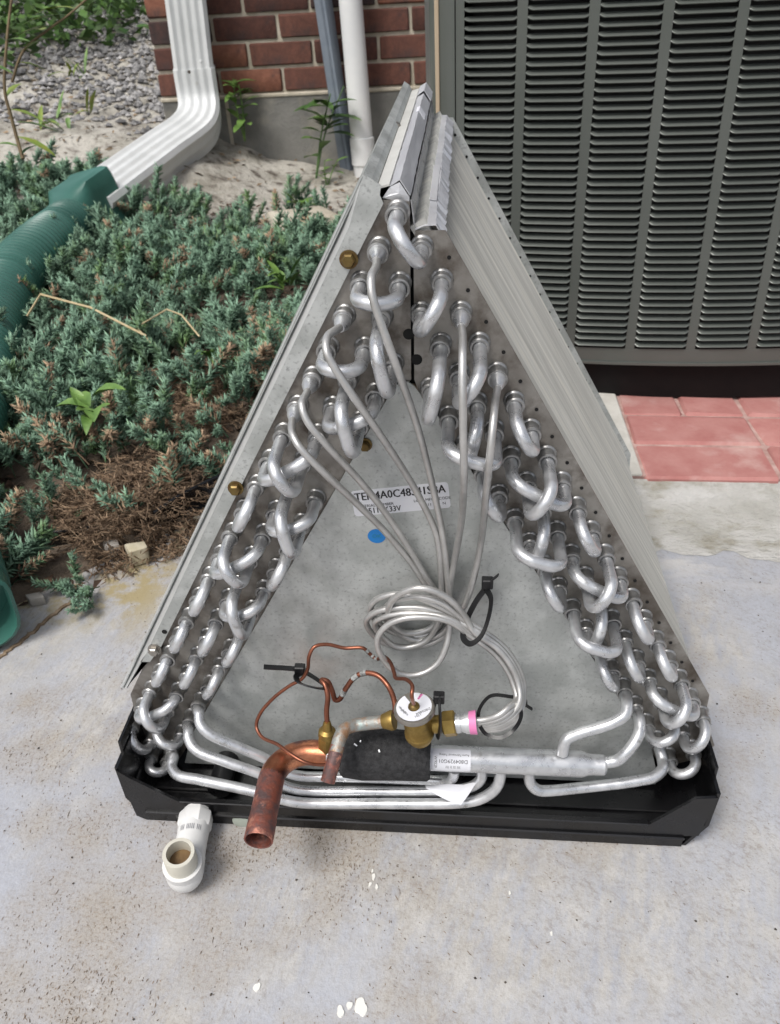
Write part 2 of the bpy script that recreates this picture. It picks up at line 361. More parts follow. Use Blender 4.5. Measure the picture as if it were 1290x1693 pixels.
# ---- brick house wall
TILT = R(-1.9)
def brick_mat(i, a, b_):
    return mat('brick_%d' % i, a, b_, rough=.9, scale=38, lo=.35, hi=.7, bump=.7, bscale=150, bdist=.003, obj=True, c3=(.045, .032, .032), s3=11, l3=.50, h3=.70)
M_b = [brick_mat(0, (.100, .042, .031), (.16, .066, .046)), brick_mat(1, (.078, .034, .027), (.13, .054, .040)), brick_mat(2, (.030, .024, .024), (.085, .042, .036)), brick_mat(3, (.16, .062, .038), (.24, .10, .062))]
M_mortar = mat('mortar', (.40, .36, .28), (.54, .49, .40), rough=.95, scale=30, bump=.6, bscale=160)
M_cmu = mat('foundation_block', (.13, .13, .12), (.25, .245, .225), rough=.95, scale=5, detail=9, bump=.8, bscale=140, bdist=.004, c3=(.30, .28, .23), s3=8, l3=.55, h3=.75)
wall = thing('brick_wall', 'red brick house wall with pale mortar above a grey block foundation', 'wall', (-.975, 2.55, .18))
WX0, WZ0, WY = -.975, .277, 2.55
mesh('mortar', box(WX0+.004, 3.6, WY+.006, WY+.12, WZ0-.012, 3.0), M_mortar, wall)
f1 = mesh('foundation', box(WX0-.0, 3.6, WY-.004, WY+.12, -.1, WZ0-.014, .003), M_cmu, wall)
for i in range(11):
    x = WX0+.215+.4*i
    mesh('block_joint', box(x, x+.012, WY-.0045, WY-.0035, -.08, WZ0-.02), M_mortar, f1, False)
mesh('ledge', box(WX0-.003, 3.61, WY-.008, WY+.01, WZ0-.016, WZ0-.004, .003), M_mortar, f1)
bmeshes = {}
def brick_mesh(L_, k, v):
    key = (round(L_, 3), k, v)
    if key not in bmeshes:
        Vb, Fb = box(-L_/2, L_/2, -.0, .07, -.033, .033, .004); r = np.random.default_rng(hash(key) % 999); Vb = Vb+r.normal(size=Vb.shape)*.0009
        bmeshes[key] = meshdata('brick', Vb, Fb, M_b[k])
    return bmeshes[key]
pick = lambda: random.choices([0, 1, 2, 3], [3, 3, 3, 2])[0]
rest = [[], [], [], []]
for c in range(36):
    z = WZ0+.0345+.0765*c; x = WX0; off = [.2035, .098][c % 2]; first = True
    while x < 3.55:
        L_ = off if first else .2035; first = False; xc = x+L_/2; y = WY-.002+random.uniform(-.0015, .0015); k = pick()
        if z < .80 and xc < .15: link('brick', brick_mesh(L_, k, random.randrange(3)), wall, (xc, y, z))
        else: rest[k].append(box(xc-L_/2, xc+L_/2, y, y+.07, z-.033, z+.033))
        x += L_+.0105
for k in range(4):
    o = mesh('brickwork', join(*rest[k]), M_b[k], wall, False); o['kind'] = 'stuff'
wall.rotation_euler = (0, TILT, 0)

# ---- condenser on its brick pad
M_cond = mat('condenser_paint', (.108, .120, .108), (.125, .136, .124), rough=.30, metal=.2, scale=6, bump=.05, bscale=400)
M_dark = mat('condenser_inside', (.004, .004, .004), (.009, .009, .009), rough=.7, scale=200)
M_blk = mat('black_base', (.004, .004, .0045), (.007, .006, .006), rough=.55, scale=40, spec=.2)
CX, ZB, ZT = .48, .118, .95
def cy(x): return .749+.31*(x-CX)**2
unit = thing('condenser_unit', 'dark grey green air conditioner condenser with louvred sides on a brick pad', 'air conditioner', (CX, 1.25, .05))
# plan outline: four bowed sides
HX = .445
side = [(CX+t*HX, cy(CX+t*HX)) for t in np.linspace(-.985, .985, 25)]
def spin(p, a):
    x, y = p[0]-CX, p[1]-1.25; c_, s_ = math.cos(a), math.sin(a); return (CX+c_*x-s_*y, 1.25+s_*x+c_*y)
outline = []
for q in range(4): outline += [spin(p, q*math.pi/2) for p in side]
outline = np.array(outline)
def ring(z0, z1, inset=0.0, skip_front=False):
    c = np.array([CX, 1.25]); o2 = c+(outline-c)*(1-inset/.5); n = len(o2); V = [(x, y, z0) for x, y in o2]+[(x, y, z1) for x, y in o2]
    F = [(i, (i+1) % n, (i+1) % n+n, i+n) for i in range(n)]+[tuple(range(n-1, -1, -1)), tuple(range(n, 2*n))]
    return np.array(V), F
mesh('base', ring(.052, ZB-.002, .012), M_blk, unit)
mesh('core', ring(ZB+.004, ZT-.01, .022), M_dark, unit)
mesh('top_cover', ring(ZT, ZT+.03, -.004), M_cond, unit)
# louvred front skin: strips between the louvre columns, bottom and top bands
def strip(x0, x1, z0, z1, dy=0.0, n=4, th=.001):
    xs = np.linspace(x0, x1, n+1); V = []; F = []
    for x in xs:
        for (yy, zz) in ((0, z0), (0, z1), (th, z1), (th, z0)): V.append((x, cy(x)+dy+yy, zz))
    for i in range(n):
        for j in range(4): F.append((i*4+j, (i+1)*4+j, (i+1)*4+(j+1) % 4, i*4+(j+1) % 4))
    F += [(0, 1, 2, 3), (n*4+3, n*4+2, n*4+1, n*4)]
    return np.array(V), F
GC = [.034+.0]+[.1265+.0938*i for i in range(9)]     # strip centres
LZ0 = .146; PIT = .01125; NROW = 68
mesh('bottom_rail', strip(.036, .925, ZB, LZ0-.004, -.0006, 24), M_cond, unit)
mesh('bottom_lip', strip(.036, .925, ZB-.003, ZB+.001, -.004, 24, .004), M_cond, unit)
mesh('top_rail', strip(.036, .925, LZ0+PIT*NROW+.004, ZT, -.0006, 24), M_cond, unit)
cols = []
for i in range(len(GC)):
    x0, x1 = (.036, .048) if i == 0 else (GC[i]-.0070, GC[i]+.0070)
    if i == len(GC)-1: x1 = .925
    mesh('panel_strip', strip(x0, x1, LZ0-.0045, LZ0+PIT*NROW+.0045), M_cond, unit)
    if i: cols.append((prev, x0))
    prev = x1
def louver_mesh(x0, x1):
    sec = [(.0055, .0006), (.0026, -.0008), (-.0008, -.0022), (-.0038, -.0038), (-.0047, -.0046), (-.0038, -.0054)]
    xs = [0, .0025, .006, .5*(x1-x0), (x1-x0)-.006, (x1-x0)-.0025, (x1-x0)]; w = [0, .6, 1, 1, 1, .6, 0]; V = []; F = []
    for th in (0, .0008):
        for x, k in zip(xs, w):
            for (yy, zz) in sec: V.append((x0+x, cy(x0+x)+yy*(k if yy < 0 else 1)+th, zz*(.55+.45*k)-th*.5))
    m = len(sec); nn = len(xs)
    for i in range(nn-1):
        for j in range(m-1):
            a = i*m+j; F.append((a, a+m, a+m+1, a+1)); b_ = a+nn*m; F.append((b_, b_+1, b_+m+1, b_+m))
        a = i*m+m-1; b_ = a+nn*m; F.append((a, a+m, b_+m, b_))
    V = np.array(V); c = (V.min(0)+V.max(0))/2; return meshdata('louver', V-c, F, M_cond), c, (V, F)
extra = []
for ci, (x0, x1) in enumerate(cols):
    me, c, vf = louver_mesh(x0, x1)
    for r in range(NROW):
        z = LZ0+PIT*(r+.5)
        if ci < 6 and r < 44: link('louver', me, unit, (c[0], c[1], z+c[2]))
        else: extra.append((vf[0]+np.array([0, 0, z]), vf[1]))
o = mesh('louver_bank', join(*extra), M_cond, unit); o['kind'] = 'stuff'
# left side panel, seam and rounded corner post
ls = [spin(p, -math.pi/2) for p in side]
V = []; F = []
for (x, y) in ls: V += [(x-.002, y, ZB), (x-.002, y, ZT)]
for i in range(len(ls)-1): F.append((2*i, 2*i+1, 2*i+3, 2*i+2))
mesh('side_panel', (V, F), M_cond, unit)
px0, py0 = ls[0]; 
post = [(.0345, cy(.036)-.002), (.024, cy(.036)+.000), (.012, cy(.036)+.006), (.003, cy(.036)+.018), (-.002, cy(.036)+.034), (.006, cy(.036)+.04), (.0345, cy(.036)+.02)]
n = len(post); V = [(x, y, ZB-.002) for x, y in post]+[(x, y, ZT) for x, y in post]
mesh('corner_post', (V, [(i, (i+1) % n, (i+1) % n+n, i+n) for i in range(n)]+[tuple(range(n-1, -1, -1)), tuple(range(n, 2*n))]), M_cond, unit, True, 50)
mesh('reflection_strip', box(.0065, .0125, cy(.036)+.0035, cy(.036)+.006, ZB, ZT-.01, .001), mat('painted_tan_reflection', (.42, .33, .22), (.50, .40, .28), rough=.5, scale=8), unit)  # added tan strip: warm sunlight reflection on the corner post, painted as colour
unit.rotation_euler = (0, R(-1.5), 0)

M_pave = mat('red_painted_brick', (.40, .155, .14), (.49, .24, .215), rough=.75, scale=26, lo=.3, hi=.7, bump=.35, bscale=160, c3=(.60, .42, .38), s3=9, l3=.55, h3=.75)
M_pj = mat('pad_mortar', (.36, .22, .19), (.55, .38, .34), rough=.9, scale=40, bump=.5, bscale=200)
M_foot = mat('weathered_footing', (.40, .39, .355), (.56, .55, .525), rough=.95, scale=11, detail=9, stretch=(1, 1.8, 1.8), lo=.36, hi=.64, bump=1.0, bscale=60, bdist=.008, c3=(.30, .28, .22), s3=17, l3=.54, h3=.7)
M_pale = mat('pale_mortar', (.50, .48, .43), (.60, .58, .53), rough=.95, scale=30, bump=.6, bscale=120)
pad = thing('brick_pad', 'low pad of red painted bricks under the condenser', 'pad', (.5, .62, 0))
PT = .05
mesh('bed', box(-.02, 1.3, .512, 1.85, 0, PT-.004), M_pj, pad)
for row, (y0, y1) in enumerate([(.507, .601), (.605, .697), (.701, .793)]):
    js = [.06, .2585, .262, .29] ; xs = [(-.02, .085), (.089, .265)]
    x = .306; L_ = .093 if row == 2 else .190
    while x < 1.28: xs.append((x, x+L_)); x += L_+.0045
    for (a, b_) in xs:
        Vb, Fb = box(a, b_, y0, y1, .004, PT+rng.uniform(-.0015, .0012), .0045); Vb = Vb+rng.normal(size=Vb.shape)*.0010; mesh('brick', (Vb, Fb), M_pave, pad)
mesh('mortar_band', box(.268, .303, .512, .80, .006, PT+.0006, .002), M_pale, pad)
# sloping mortar skirt in front of the pad
xs = np.linspace(.1, 1.3, 90); prof = [(.509, .043), (.500, .034), (.480, .022), (.455, .012), (.425, .0055), (.395, .0008)]; V = []; F = []
for x in xs:
    for j, (y, z) in enumerate(prof):
        k = j/5; V.append((x, y+.012*k*nz1(x*70, j)+.012*k*nz2(x*19, j)-.004*k, z+(.004*nz2(x*26, y*40)*(1 if 0 < j < 5 else 0))*(1-.5*k)))
for i in range(len(xs)-1):
    for j in range(5): F.append((i*6+j, i*6+j+1, (i+1)*6+j+1, (i+1)*6+j))
mesh('footing', (V, F), M_foot, pad, True, 70)

# ---- pipes on the wall
M_wht = mat('white_aluminium', (.62, .635, .63), (.71, .725, .72), rough=.38, scale=10, c3=(.48, .46, .40), s3=18, l3=.66, h3=.78)
M_pvc = mat('white_plastic_pipe', (.72, .73, .73), (.80, .80, .79), rough=.45, scale=8)
M_grey = mat('grey_conduit', (.155, .185, .225), (.20, .23, .27), rough=.5, scale=14)
dsp = thing('downspout', 'white ribbed metal downspout bending away from the brick corner', 'downspout', (-.86, 2.46, .2))
def rrect(w, h, ribs=5, amp=.004):
    pts = []; m = 10
    def sidepts(n_, L_): return np.linspace(-L_/2+.012, L_/2-.012, n_)
    for s in sidepts(26, w): pts.append((h/2-amp*(.5+.5*math.cos(ribs*2*math.pi*(s/w+.5))), s))
    for s in sidepts(12, h)[::-1]: pts.append((s, w/2-amp*.6*(.5+.5*math.cos(3*2*math.pi*(s/h+.5)))))
    for s in sidepts(26, w)[::-1]: pts.append((-h/2, s))
    for s in sidepts(12, h): pts.append((s, -w/2+amp*.6*(.5+.5*math.cos(3*2*math.pi*(s/h+.5)))))
    return np.array(pts)
a0 = at(323, 128, 2.45); top = at(300, -60, 2.45); top = a0+(top-a0)*6
low = atz(158, 338, .125)
e0 = at(331, 196, 2.40)
mesh('upper_pipe', sweep([top, a0+np.array([0, 0, .02]), a0-np.array([0, 0, .012])], rrect(.124, .094), np.array([.25, -1, 0.])), M_wht, dsp, True, 30)
e1 = at(316, 220, 2.33); pl = [a0+np.array([0, 0, .03]), at(328, 158, 2.45), at(331, 186, 2.425), at(327, 205, 2.385), e1, e1+(low-e1)*.35, e1+(low-e1)*.7, low+(low-e1)*.05]
P = catmull(pl, 10)
mesh('elbow', sweep(P, rrect(.132, .100), np.array([.25, -1, 0.])), M_wht, dsp, True, 30)
for (px, py) in [(313, 118), (332, 101)]:
    c = at(px, py, 2.38); mesh('screw', lathe(c, c+np.array([0, -1, 0.]), [(0, .005), (.003, .005), (.005, .003)], 8), M_wht if px > 320 else M_grit, dsp)
M_grn = mat('green_plastic', (.034, .125, .098), (.050, .155, .125), rough=.36, scale=10, c3=(.10, .19, .16), s3=12, l3=.6, h3=.85)
hose = thing('drain_hose', 'green corrugated drain hose lying in the junipers below the downspout', 'drain pipe', tuple(atz(-50, 620, .03)))
P0 = low; d0_ = (low-e1)/np.linalg.norm(low-e1)
pts = [P0+d0_*.11, atz(60, 416, .120), atz(26, 452, .113), atz(-8, 512, .104), atz(-34, 595, .096), atz(-62, 700, .086), atz(-90, 800, .078), atz(-94, 895, .072), atz(-76, 985, .066)]
P = catmull(pts, 60); seg = np.r_[0, np.cumsum(np.linalg.norm(np.diff(P, axis=0), axis=1))]
S = np.arange(0.02, seg[-1], .0022); P = np.stack([np.interp(S, seg, P[:, i]) for i in range(3)], 1)
rib = np.where(S < .16, .010, .0175); ph = np.cumsum(.0022/rib)
sc = 1+.07*np.tanh(2.2*np.sin(2*np.pi*ph))
mesh('corrugated_pipe', tube(P, .058, 32, True, sc), M_grn, hose)
d0 = (low-e1)/np.linalg.norm(low-e1); A = low+d0*.012; 
ad = [A, A+d0*.075, A+d0*.10, A+d0*.15]
def adap():
    n = 40; V = []; F = []; T, Na, Nb = frames(np.array([A, A+d0*.2]), np.array([.25, -1, 0.])); Na = Na[0]; Nb = Nb[0]
    for t, w, h, e in [(-.05, .080, .066, 12), (-.042, .083, .069, 12), (-.036, .080, .066, 12), (.060, .080, .066, 12), (.085, .070, .064, 4), (.11, .063, .063, 2), (.125, .060, .060, 2), (.135, .063, .063, 2), (.145, .06, .06, 2), (.16, .06, .06, 2)]:
        for j in range(n):
            q = 2*np.pi*j/n; c_, s_ = math.cos(q), math.sin(q); r = (abs(c_)**e+abs(s_)**e)**(-1/e)
            V.append(A+d0*t+Na*h*r*c_+Nb*w*r*s_)
    for i in range(9):
        for j in range(n): F.append((i*n+j, i*n+(j+1) % n, (i+1)*n+(j+1) % n, (i+1)*n+j))
    F.append(tuple(range(n-1, -1, -1))); return np.array(V), F
mesh('adapter', adap(), M_grn, hose, True, 30)
# outlet end of the hose, crumpled flare resting on the patio edge
T, Na, Nb = frames(P[-12:]); V = []; F = []; n = 30
for i, (t, rr) in enumerate([(-.03, .058), (0, .060), (.03, .062), (.05, .064), (.052, .060), (.03, .056)]):
    for j in range(n):
        q = 2*np.pi*j/n; w = 1+.05*math.sin(5*q)*(i > 1); V.append(P[-1]+T[-1]*t+rr*w*(Na[-1]*math.cos(q)+Nb[-1]*math.sin(q)))
for i in range(5):
    for j in range(n): F.append((i*n+j, i*n+(j+1) % n, (i+1)*n+(j+1) % n, (i+1)*n+j))
mesh('outlet', (V, F), M_grn, hose, True, 40)
g0, g1 = at(531, -8, 2.49), at(580, 318, 2.47); g0 = g1+(g0-g1)*3
gp = np.array([(.022, -.012), (.022, .006), (.017, .0105), (.017, .0175), (.006, .022), (-.02, .022), (-.02, -.022), (.006, -.022)])
o = mesh('conduit', sweep([g1, g0], gp*1.1, np.array([-.35, -1, 0.])), M_grey, None, True, 25); tag(o, 'slate grey conduit leaning against the brick wall', 'conduit')
w1, w0 = at(606, 320, 2.44), at(579, -8, 2.46); w0 = w1+(w0-w1)*3; wd = (w0-w1)/np.linalg.norm(w0-w1)
pv = thing('plastic_pipe', 'white round plastic pipe with a coupling, standing beside the grey conduit', 'pipe', tuple(w1))
mesh('pipe', lathe(w1, w0, [(-.05, .036), (np.linalg.norm(w0-w1), .036)], 28), M_pvc, pv)
mesh('coupling', lathe(w1+wd*.095, w0, [(0, .0365), (.001, .040), (.082, .040), (.084, .0365)], 28), M_pvc, pv)
# ================================================================== THE EVAPORATOR COIL
D = .426
LR = np.array([[.00849, .52369], [.01308, -.02175], [-.0198, -.01144]])      # right slab tube lattice: origin, tube pitch, row pitch (x,z)
LL = np.array([[-.00662, .54556], [-.01243, -.02264], [.01933, -.01172]])    # left slab
def hole(side, k, row):
    s = LR if side == 'R' else LL; return s[0]+k*s[1]+row*s[2]
def hole_id(side, ix):
    r = 'OMI'.index(ix[0]); return hole(side, int(ix[1:])+(.5 if r else 0), r)
M_galv = mat('galvanised_steel', (.43, .45, .435), (.59, .61, .595), rough=.38, rough2=.5, metal=.45, scale=30, detail=9, lo=.40, hi=.60, bump=.05, bscale=90, c3=(.33, .34, .335), s3=330, l3=.54, h3=.70)
M_plate = mat('stained_aluminium_plate', (.175, .16, .142), (.35, .335, .31), rough=.33, rough2=.44, metal=.6, scale=19, detail=10, lo=.38, hi=.62, bump=.14, bscale=36, c3=(.10, .082, .066), s3=34, l3=.47, h3=.66)
M_alu = mat('aluminium_tube', (.55, .56, .575), (.70, .71, .72), rough=.25, rough2=.42, metal=.72, scale=75, detail=8, lo=.38, hi=.62, bump=.10, bscale=260, bdist=.0008, c3=(.36, .355, .34), s3=95, l3=.62, h3=.74)
M_collar = mat('collar_aluminium', (.24, .238, .23), (.42, .42, .415), rough=.32, metal=.7, scale=140, lo=.35, hi=.65)
M_cap = mat('capillary_aluminium', (.46, .455, .44), (.58, .575, .56), rough=.36, metal=.65, scale=70, lo=.35, hi=.65)
M_black = mat('black_pan_plastic', (.005, .005, .0055), (.008, .008, .009), rough=.16, rough2=.34, scale=14, bump=.06, bscale=120, c3=(.035, .034, .033), s3=35, l3=.66, h3=.8)
M_cop = mat('copper', (.66, .29, .165), (.44, .165, .09), rough=.24, rough2=.42, metal=1.0, scale=55, lo=.38, hi=.62, bump=.1, bscale=200, c3=(.16, .085, .08), s3=38, l3=.46, h3=.58)
M_burnt = mat('heat_stained_copper', (.40, .14, .10), (.17, .11, .105), rough=.38, rough2=.55, metal=.75, scale=95, detail=9, lo=.40, hi=.60, bump=.4, bscale=260, c3=(.62, .28, .20), s3=80, l3=.56, h3=.64)
M_thin = mat('thin_copper_tube', (.30, .115, .07), (.20, .08, .052), rough=.38, metal=.85, scale=60)
M_brass = mat('brass', (.40, .28, .085), (.25, .165, .05), rough=.38, rough2=.55, metal=.85, scale=60, lo=.35, hi=.65, c3=(.12, .085, .04), s3=45, l3=.58, h3=.75)
M_solder = mat('solder_crust', (.34, .35, .33), (.36, .21, .12), rough=.5, metal=.5, scale=95, lo=.42, hi=.60, bump=.5, bscale=260, c3=(.36, .46, .44), s3=70, l3=.58, h3=.68)
M_foam = mat('black_foam_sleeve', (.020, .020, .021), (.048, .048, .050), rough=.75, scale=200, bump=.9, bscale=420, bdist=.002, spec=.25)
M_tie = mat('black_nylon', (.008, .008, .009), rough=.38)
M_lab = mat('white_label', (.72, .73, .78), (.76, .77, .80), rough=.5, scale=30)
M_ink = mat('label_ink', (.02, .02, .022), rough=.6)
M_blue = mat('blue_sticker', (.012, .20, .56), rough=.45)
M_foil = mat('foil_tape', (.56, .57, .60), (.66, .67, .69), rough=.36, rough2=.5, metal=.45, scale=40, stretch=(1, .15, 1), bump=.35, bscale=70, bdist=.004)
M_fin = mat('fin_edges', (.56, .56, .53), (.74, .74, .70), rough=.36, metal=.3, scale=5, detail=9, lo=.38, hi=.62, stretch=(.9, 26, .9), c3=(.80, .79, .73), s3=2.2, l3=.52, h3=.66)
M_core = mat('fin_core', (.26, .26, .25), rough=.6, metal=.3)
M_pin = mat('pink_band', (.74, .22, .45), rough=.5)
M_steel = mat('valve_steel', (.36, .34, .31), (.26, .24, .21), rough=.36, metal=.8, scale=50)
M_wpvc = mat('white_fitting', (.70, .70, .69), (.78, .78, .76), rough=.35, scale=20)
M_wpvc2 = mat('cream_pipe_stub', (.55, .53, .45), (.62, .60, .52), rough=.4, scale=20)
M_dirtin = mat('brown_inside', (.12, .07, .03), (.22, .14, .06), rough=.8, scale=60)
M_bolt = mat('yellow_zinc_bolt', (.20, .145, .05), (.13, .08, .03), rough=.42, metal=.7, scale=160, c3=(.12, .05, .02), s3=120, l3=.52, h3=.7)
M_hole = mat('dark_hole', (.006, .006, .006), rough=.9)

coil = thing('evaporator_coil', 'bare A-shaped aluminium evaporator coil standing in its black drain pan on the patio', 'evaporator coil', (0, 0, 0))
def xz(px, py, y=0.0): p = at(px, py, y); return (p[0], p[2])

# ---- slab end plates, front and rear
polyR = [(.0042, .5335), xz(737, 380), xz(1173, 1148), xz(1166, 1184), tuple(hole('R', 20.9, .2)), tuple(hole('R', 21.3, 1.2)), tuple(hole('R', 21.2, 2.55)), tuple(hole('R', 4.2, 2.6)), (.0030, .43), (.0030, .525)]
polyL = [xz(630, 329), (.0008, .5515), (.0008, .43), tuple(hole('L', 4.2, 2.55)), tuple(hole('L', 23.1, 2.5)), tuple(hole('L', 23.2, 1.2)), xz(223, 1175), xz(216, 1147), xz(252, 1070), xz(611, 297)]
pl_r = mesh('end_plate', prism(polyR, -.0006, .0006), M_plate, coil, False); pl_r['label'] = 'brown tinged right end plate facing front'
pl_l = mesh('end_plate', prism(polyL, -.0006, .0006), M_plate, coil, False); pl_l['label'] = 'brown tinged left end plate facing front'
rp = mesh('end_plate', prism(polyR, D-.0006, D+.0006), M_galv, coil, False)
mesh('end_plate', prism(polyL, D-.0006, D+.0006), M_galv, coil, False)
# pierced holes along the right flange, front and rear
def flange_holes(y, par, step=1):
    a, b_ = np.array(polyR[1]), np.array(polyR[2]); u = (b_-a)/np.linalg.norm(b_-a); nrm = np.array([u[1], -u[0]]); nrm = nrm if nrm[0] < 0 else -nrm
    parts = []
    for k in range(18):
        c = a+u*(.016+.0252*k)+nrm*.0065; p = (c[0], y, c[1]); parts.append(lathe((c[0], y-.0007, c[1]), (c[0], y+1, c[1]), [(0, .0014), (.0003, .0014)], 10))
    o = mesh('punched_holes', join(*parts), M_hole, par, False); o['kind'] = 'stuff'
flange_holes(-.0006, pl_r); flange_holes(D-.0006, rp)
# half holes beside the centre seam
for (px, py, s) in [(676, 552, -1), (689, 594, 1)]:
    c = at(px, py, -.0008); mesh('knockout', lathe(c, c+np.array([0, 1, 0.]), [(0, .0040), (.0002, .0040)], 16), M_hole, pl_l if s < 0 else pl_r, False)

# ---- fins
finz = hnoise(11, 8); finz2 = hnoise(12, 5)
def fin_bank(side, ny=300, y0=.0025, y1=D-.0025, ks=(-.55, 17.9), nk=30):
    V = []; F = []; K = np.linspace(ks[0], ks[1], nk); m = 0
    for i in range(ny):
        yb = y0+(y1-y0)*i/(ny-1)
        b = .0008*finz(yb*16, K*.55)+.0008*finz2(yb*75, K*.7)
        for j, k in enumerate(K):
            o = hole(side, k, -.42); q = hole(side, k, .05)
            V += [(o[0], yb+b[j], o[1]), (q[0], yb, q[1])]
        for j in range(nk-1):
            a = m+2*j; F.append((a, a+1, a+3, a+2))
        m += 2*nk
    return np.array(V), F
bank = mesh('fins', fin_bank('R'), M_fin, coil, True, 80); bank['kind'] = 'stuff'; bank['label'] = 'pale rippled fins on the right slope'
def core(side, x):
    s = [hole(side, -.5, -.18), hole(side, 18.0, -.18), hole(side, 20.7, .6), hole(side, 20.9, 2.5), hole(side, 4.3, 2.5)]
    s = [tuple(p) for p in s]+[(x, .43), (x, s[0][1]-.004)]
    return prism(s, .003, D-.003)
mesh('fin_core', core('R', .0045), M_core, coil, False)
cl = mesh('fin_core', core('L', -.0008), M_core, coil, False)
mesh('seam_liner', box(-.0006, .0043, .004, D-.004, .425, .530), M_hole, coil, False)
# ---- ridge: foil tape, pale strip, left cover panel
fz = hnoise(21, 8)
def crinkle(a): return lambda i, j: (a*fz(i*.9, j*3), 0, a*1.4*fz(i*.7+3, j*2.5))
f1 = mesh('foil_tape', sheet([(-.0115, .5605), (-.0055, .5640), (.0010, .5545)], .001, D-.003, .0006, 40, crinkle(.00035)), M_foil, coil, True, 50); f1['label'] = 'silver foil tape along the left ridge'
mesh('white_sticker', sheet([(-.0078, .5637), (-.0052, .5647), (-.0004, .5576)], .262, .288, .0005), M_lab, f1, False)
mesh('foil_flap', sheet([(-.0112, .5625), (-.0050, .5665), (.0016, .5570)], D-.055, D+.006, .0006, 6, crinkle(.0005)), M_foil, f1, True, 50)
mesh('pale_strip', sheet([(-.0195, .5595), (-.0118, .5615)], .000, D-.002, .0012), mat('pale_foam_strip', (.47, .47, .44), (.56, .56, .53), rough=.7, scale=20), coil, False)
mesh('seam_strip', sheet([(.0016, .5520), (.0034, .5365)], .001, D-.004, .0006, 20, crinkle(.0003)), M_alu, coil)
def jag(i, j):
    k = (0, .05, .12, 1.0)[min(j, 3)]; w = math.sin(i*1.13+2*math.sin(i*.37))+.8*math.sin(i*2.9+3*math.sin(i*.21))
    return (.0006*fz(i*.35, j)+.0006*k*w, .001*fz(i*.5, j*3), .0007*fz(i*.4+9, j*2)+k*.0012*w-.001*k)
f2 = mesh('foil_tape', sheet([(.0044, .5338), (.0100, .5368), (.0168, .5365), (.0232, .5285)], .001, D-.003, .0005, 150, jag), M_foil, coil, True, 30); f2['label'] = 'crumpled foil tape on the right ridge'
mesh('foil_patch', sheet([(.0062, .5360), (.0102, .5378), (.0160, .5375)], .06, .17, .0005, 20, crinkle(.0003)), M_foil, f2, True, 40)
V = [(-.0165, .0005, .5535), (-.0118, .0008, .5600), (-.0055, .0006, .5630), (.0005, .0008, .5540), (.0005, .0012, .5500), (-.006, -.0004, .5565), (-.0105, .0004, .5560)]
mesh('foil_end', (V, [(0, 1, 6), (1, 2, 5, 6), (2, 3, 5), (3, 4, 5), (0, 6, 5, 4)]), M_foil, f1, False)
# cover panel of the left slab with its front flange, hem and top flange
pn = mesh('cover_panel', sheet([(-.0205, .5600), (-.0232, .5645), (-.0280, .5676), xz(602, 292), xz(203, 1136)], -.0015, D+.004, .0012), M_galv, coil, False)
pn['label'] = 'galvanised cover panel on the left slope'
fl = [xz(601, 287, -.0035), xz(630, 306, -.0035), xz(628, 322, -.0035), xz(634, 336, -.0035), xz(541, 520, -.0035), xz(420, 760, -.0035), xz(267, 1068, -.0035), xz(248, 1094, -.0035), xz(232, 1094, -.0035), xz(209, 1138, -.0035), xz(242, 1080, -.0035), xz(432, 681, -.0035), xz(577, 376, -.0035)]
mesh('front_flange', prism(fl, -.0035, -.0022), M_galv, pn, False)
hi_ = [(604, 292), (577, 376), (504, 530), (432, 681), (337, 880), (242, 1080), (209, 1138)]; ho = [(600, 288), (558, 377), (486, 529), (414, 681), (320, 880), (226, 1079), (199, 1136)]
A_ = np.array([at(*p, -.0036) for p in hi_]); B_ = np.array([at(*p, .004) for p in ho]); n = len(A_)
V = np.vstack([A_, B_, A_+np.array([.0006, .0012, -.0006]), B_+np.array([.0006, .0012, -.0008])]); F = []
for i in range(n-1):
    F += [(i, i+n, i+1+n, i+1), (i+2*n, i+1+2*n, i+1+3*n, i+3*n), (i+n, i+3*n, i+1+3*n, i+1+n)]
mesh('rolled_edge', (V, F), mat('galvanised_edge', (.52, .53, .52), (.60, .61, .60), rough=.4, metal=.4, scale=40), pn, True, 60)
def bolt(px, py, y, par, r=.0053, h=.0045, m=None):
    c = at(px, py, y); d = np.array([0, -1, 0.])
    w = mesh('bolt', join(lathe(c, c+d, [(0, r*1.18), (.001, r*1.18), (.0012, r*.98)], 20), lathe(c+d*.0012, c+d, [(0, r*.92), (h*.75, r*.92), (h, r*.72)], 6)), m or M_bolt, par, True, 30); return w
bolt(577, 428, -.0036, pn); bolt(390, 806, -.0036, pn); bolt(256, 1073, -.0036, pn, m=M_steel); bolt(604, 734, -.004, coil, .0045)
c = at(272, 1044, -.0036); mesh('screw_hole', lathe(c, c+np.array([0, -1, 0.]), [(0, .0024), (.0003, .0024)], 12), M_hole, pn, False)
c = at(655, 223, .2); c = np.array([-.0222, .215, .5605]); mesh('screw', lathe(c, c+np.array([.35, 0, 1.]), [(0, .0036), (.002, .0036), (.003, .002)], 12), M_steel, pn)

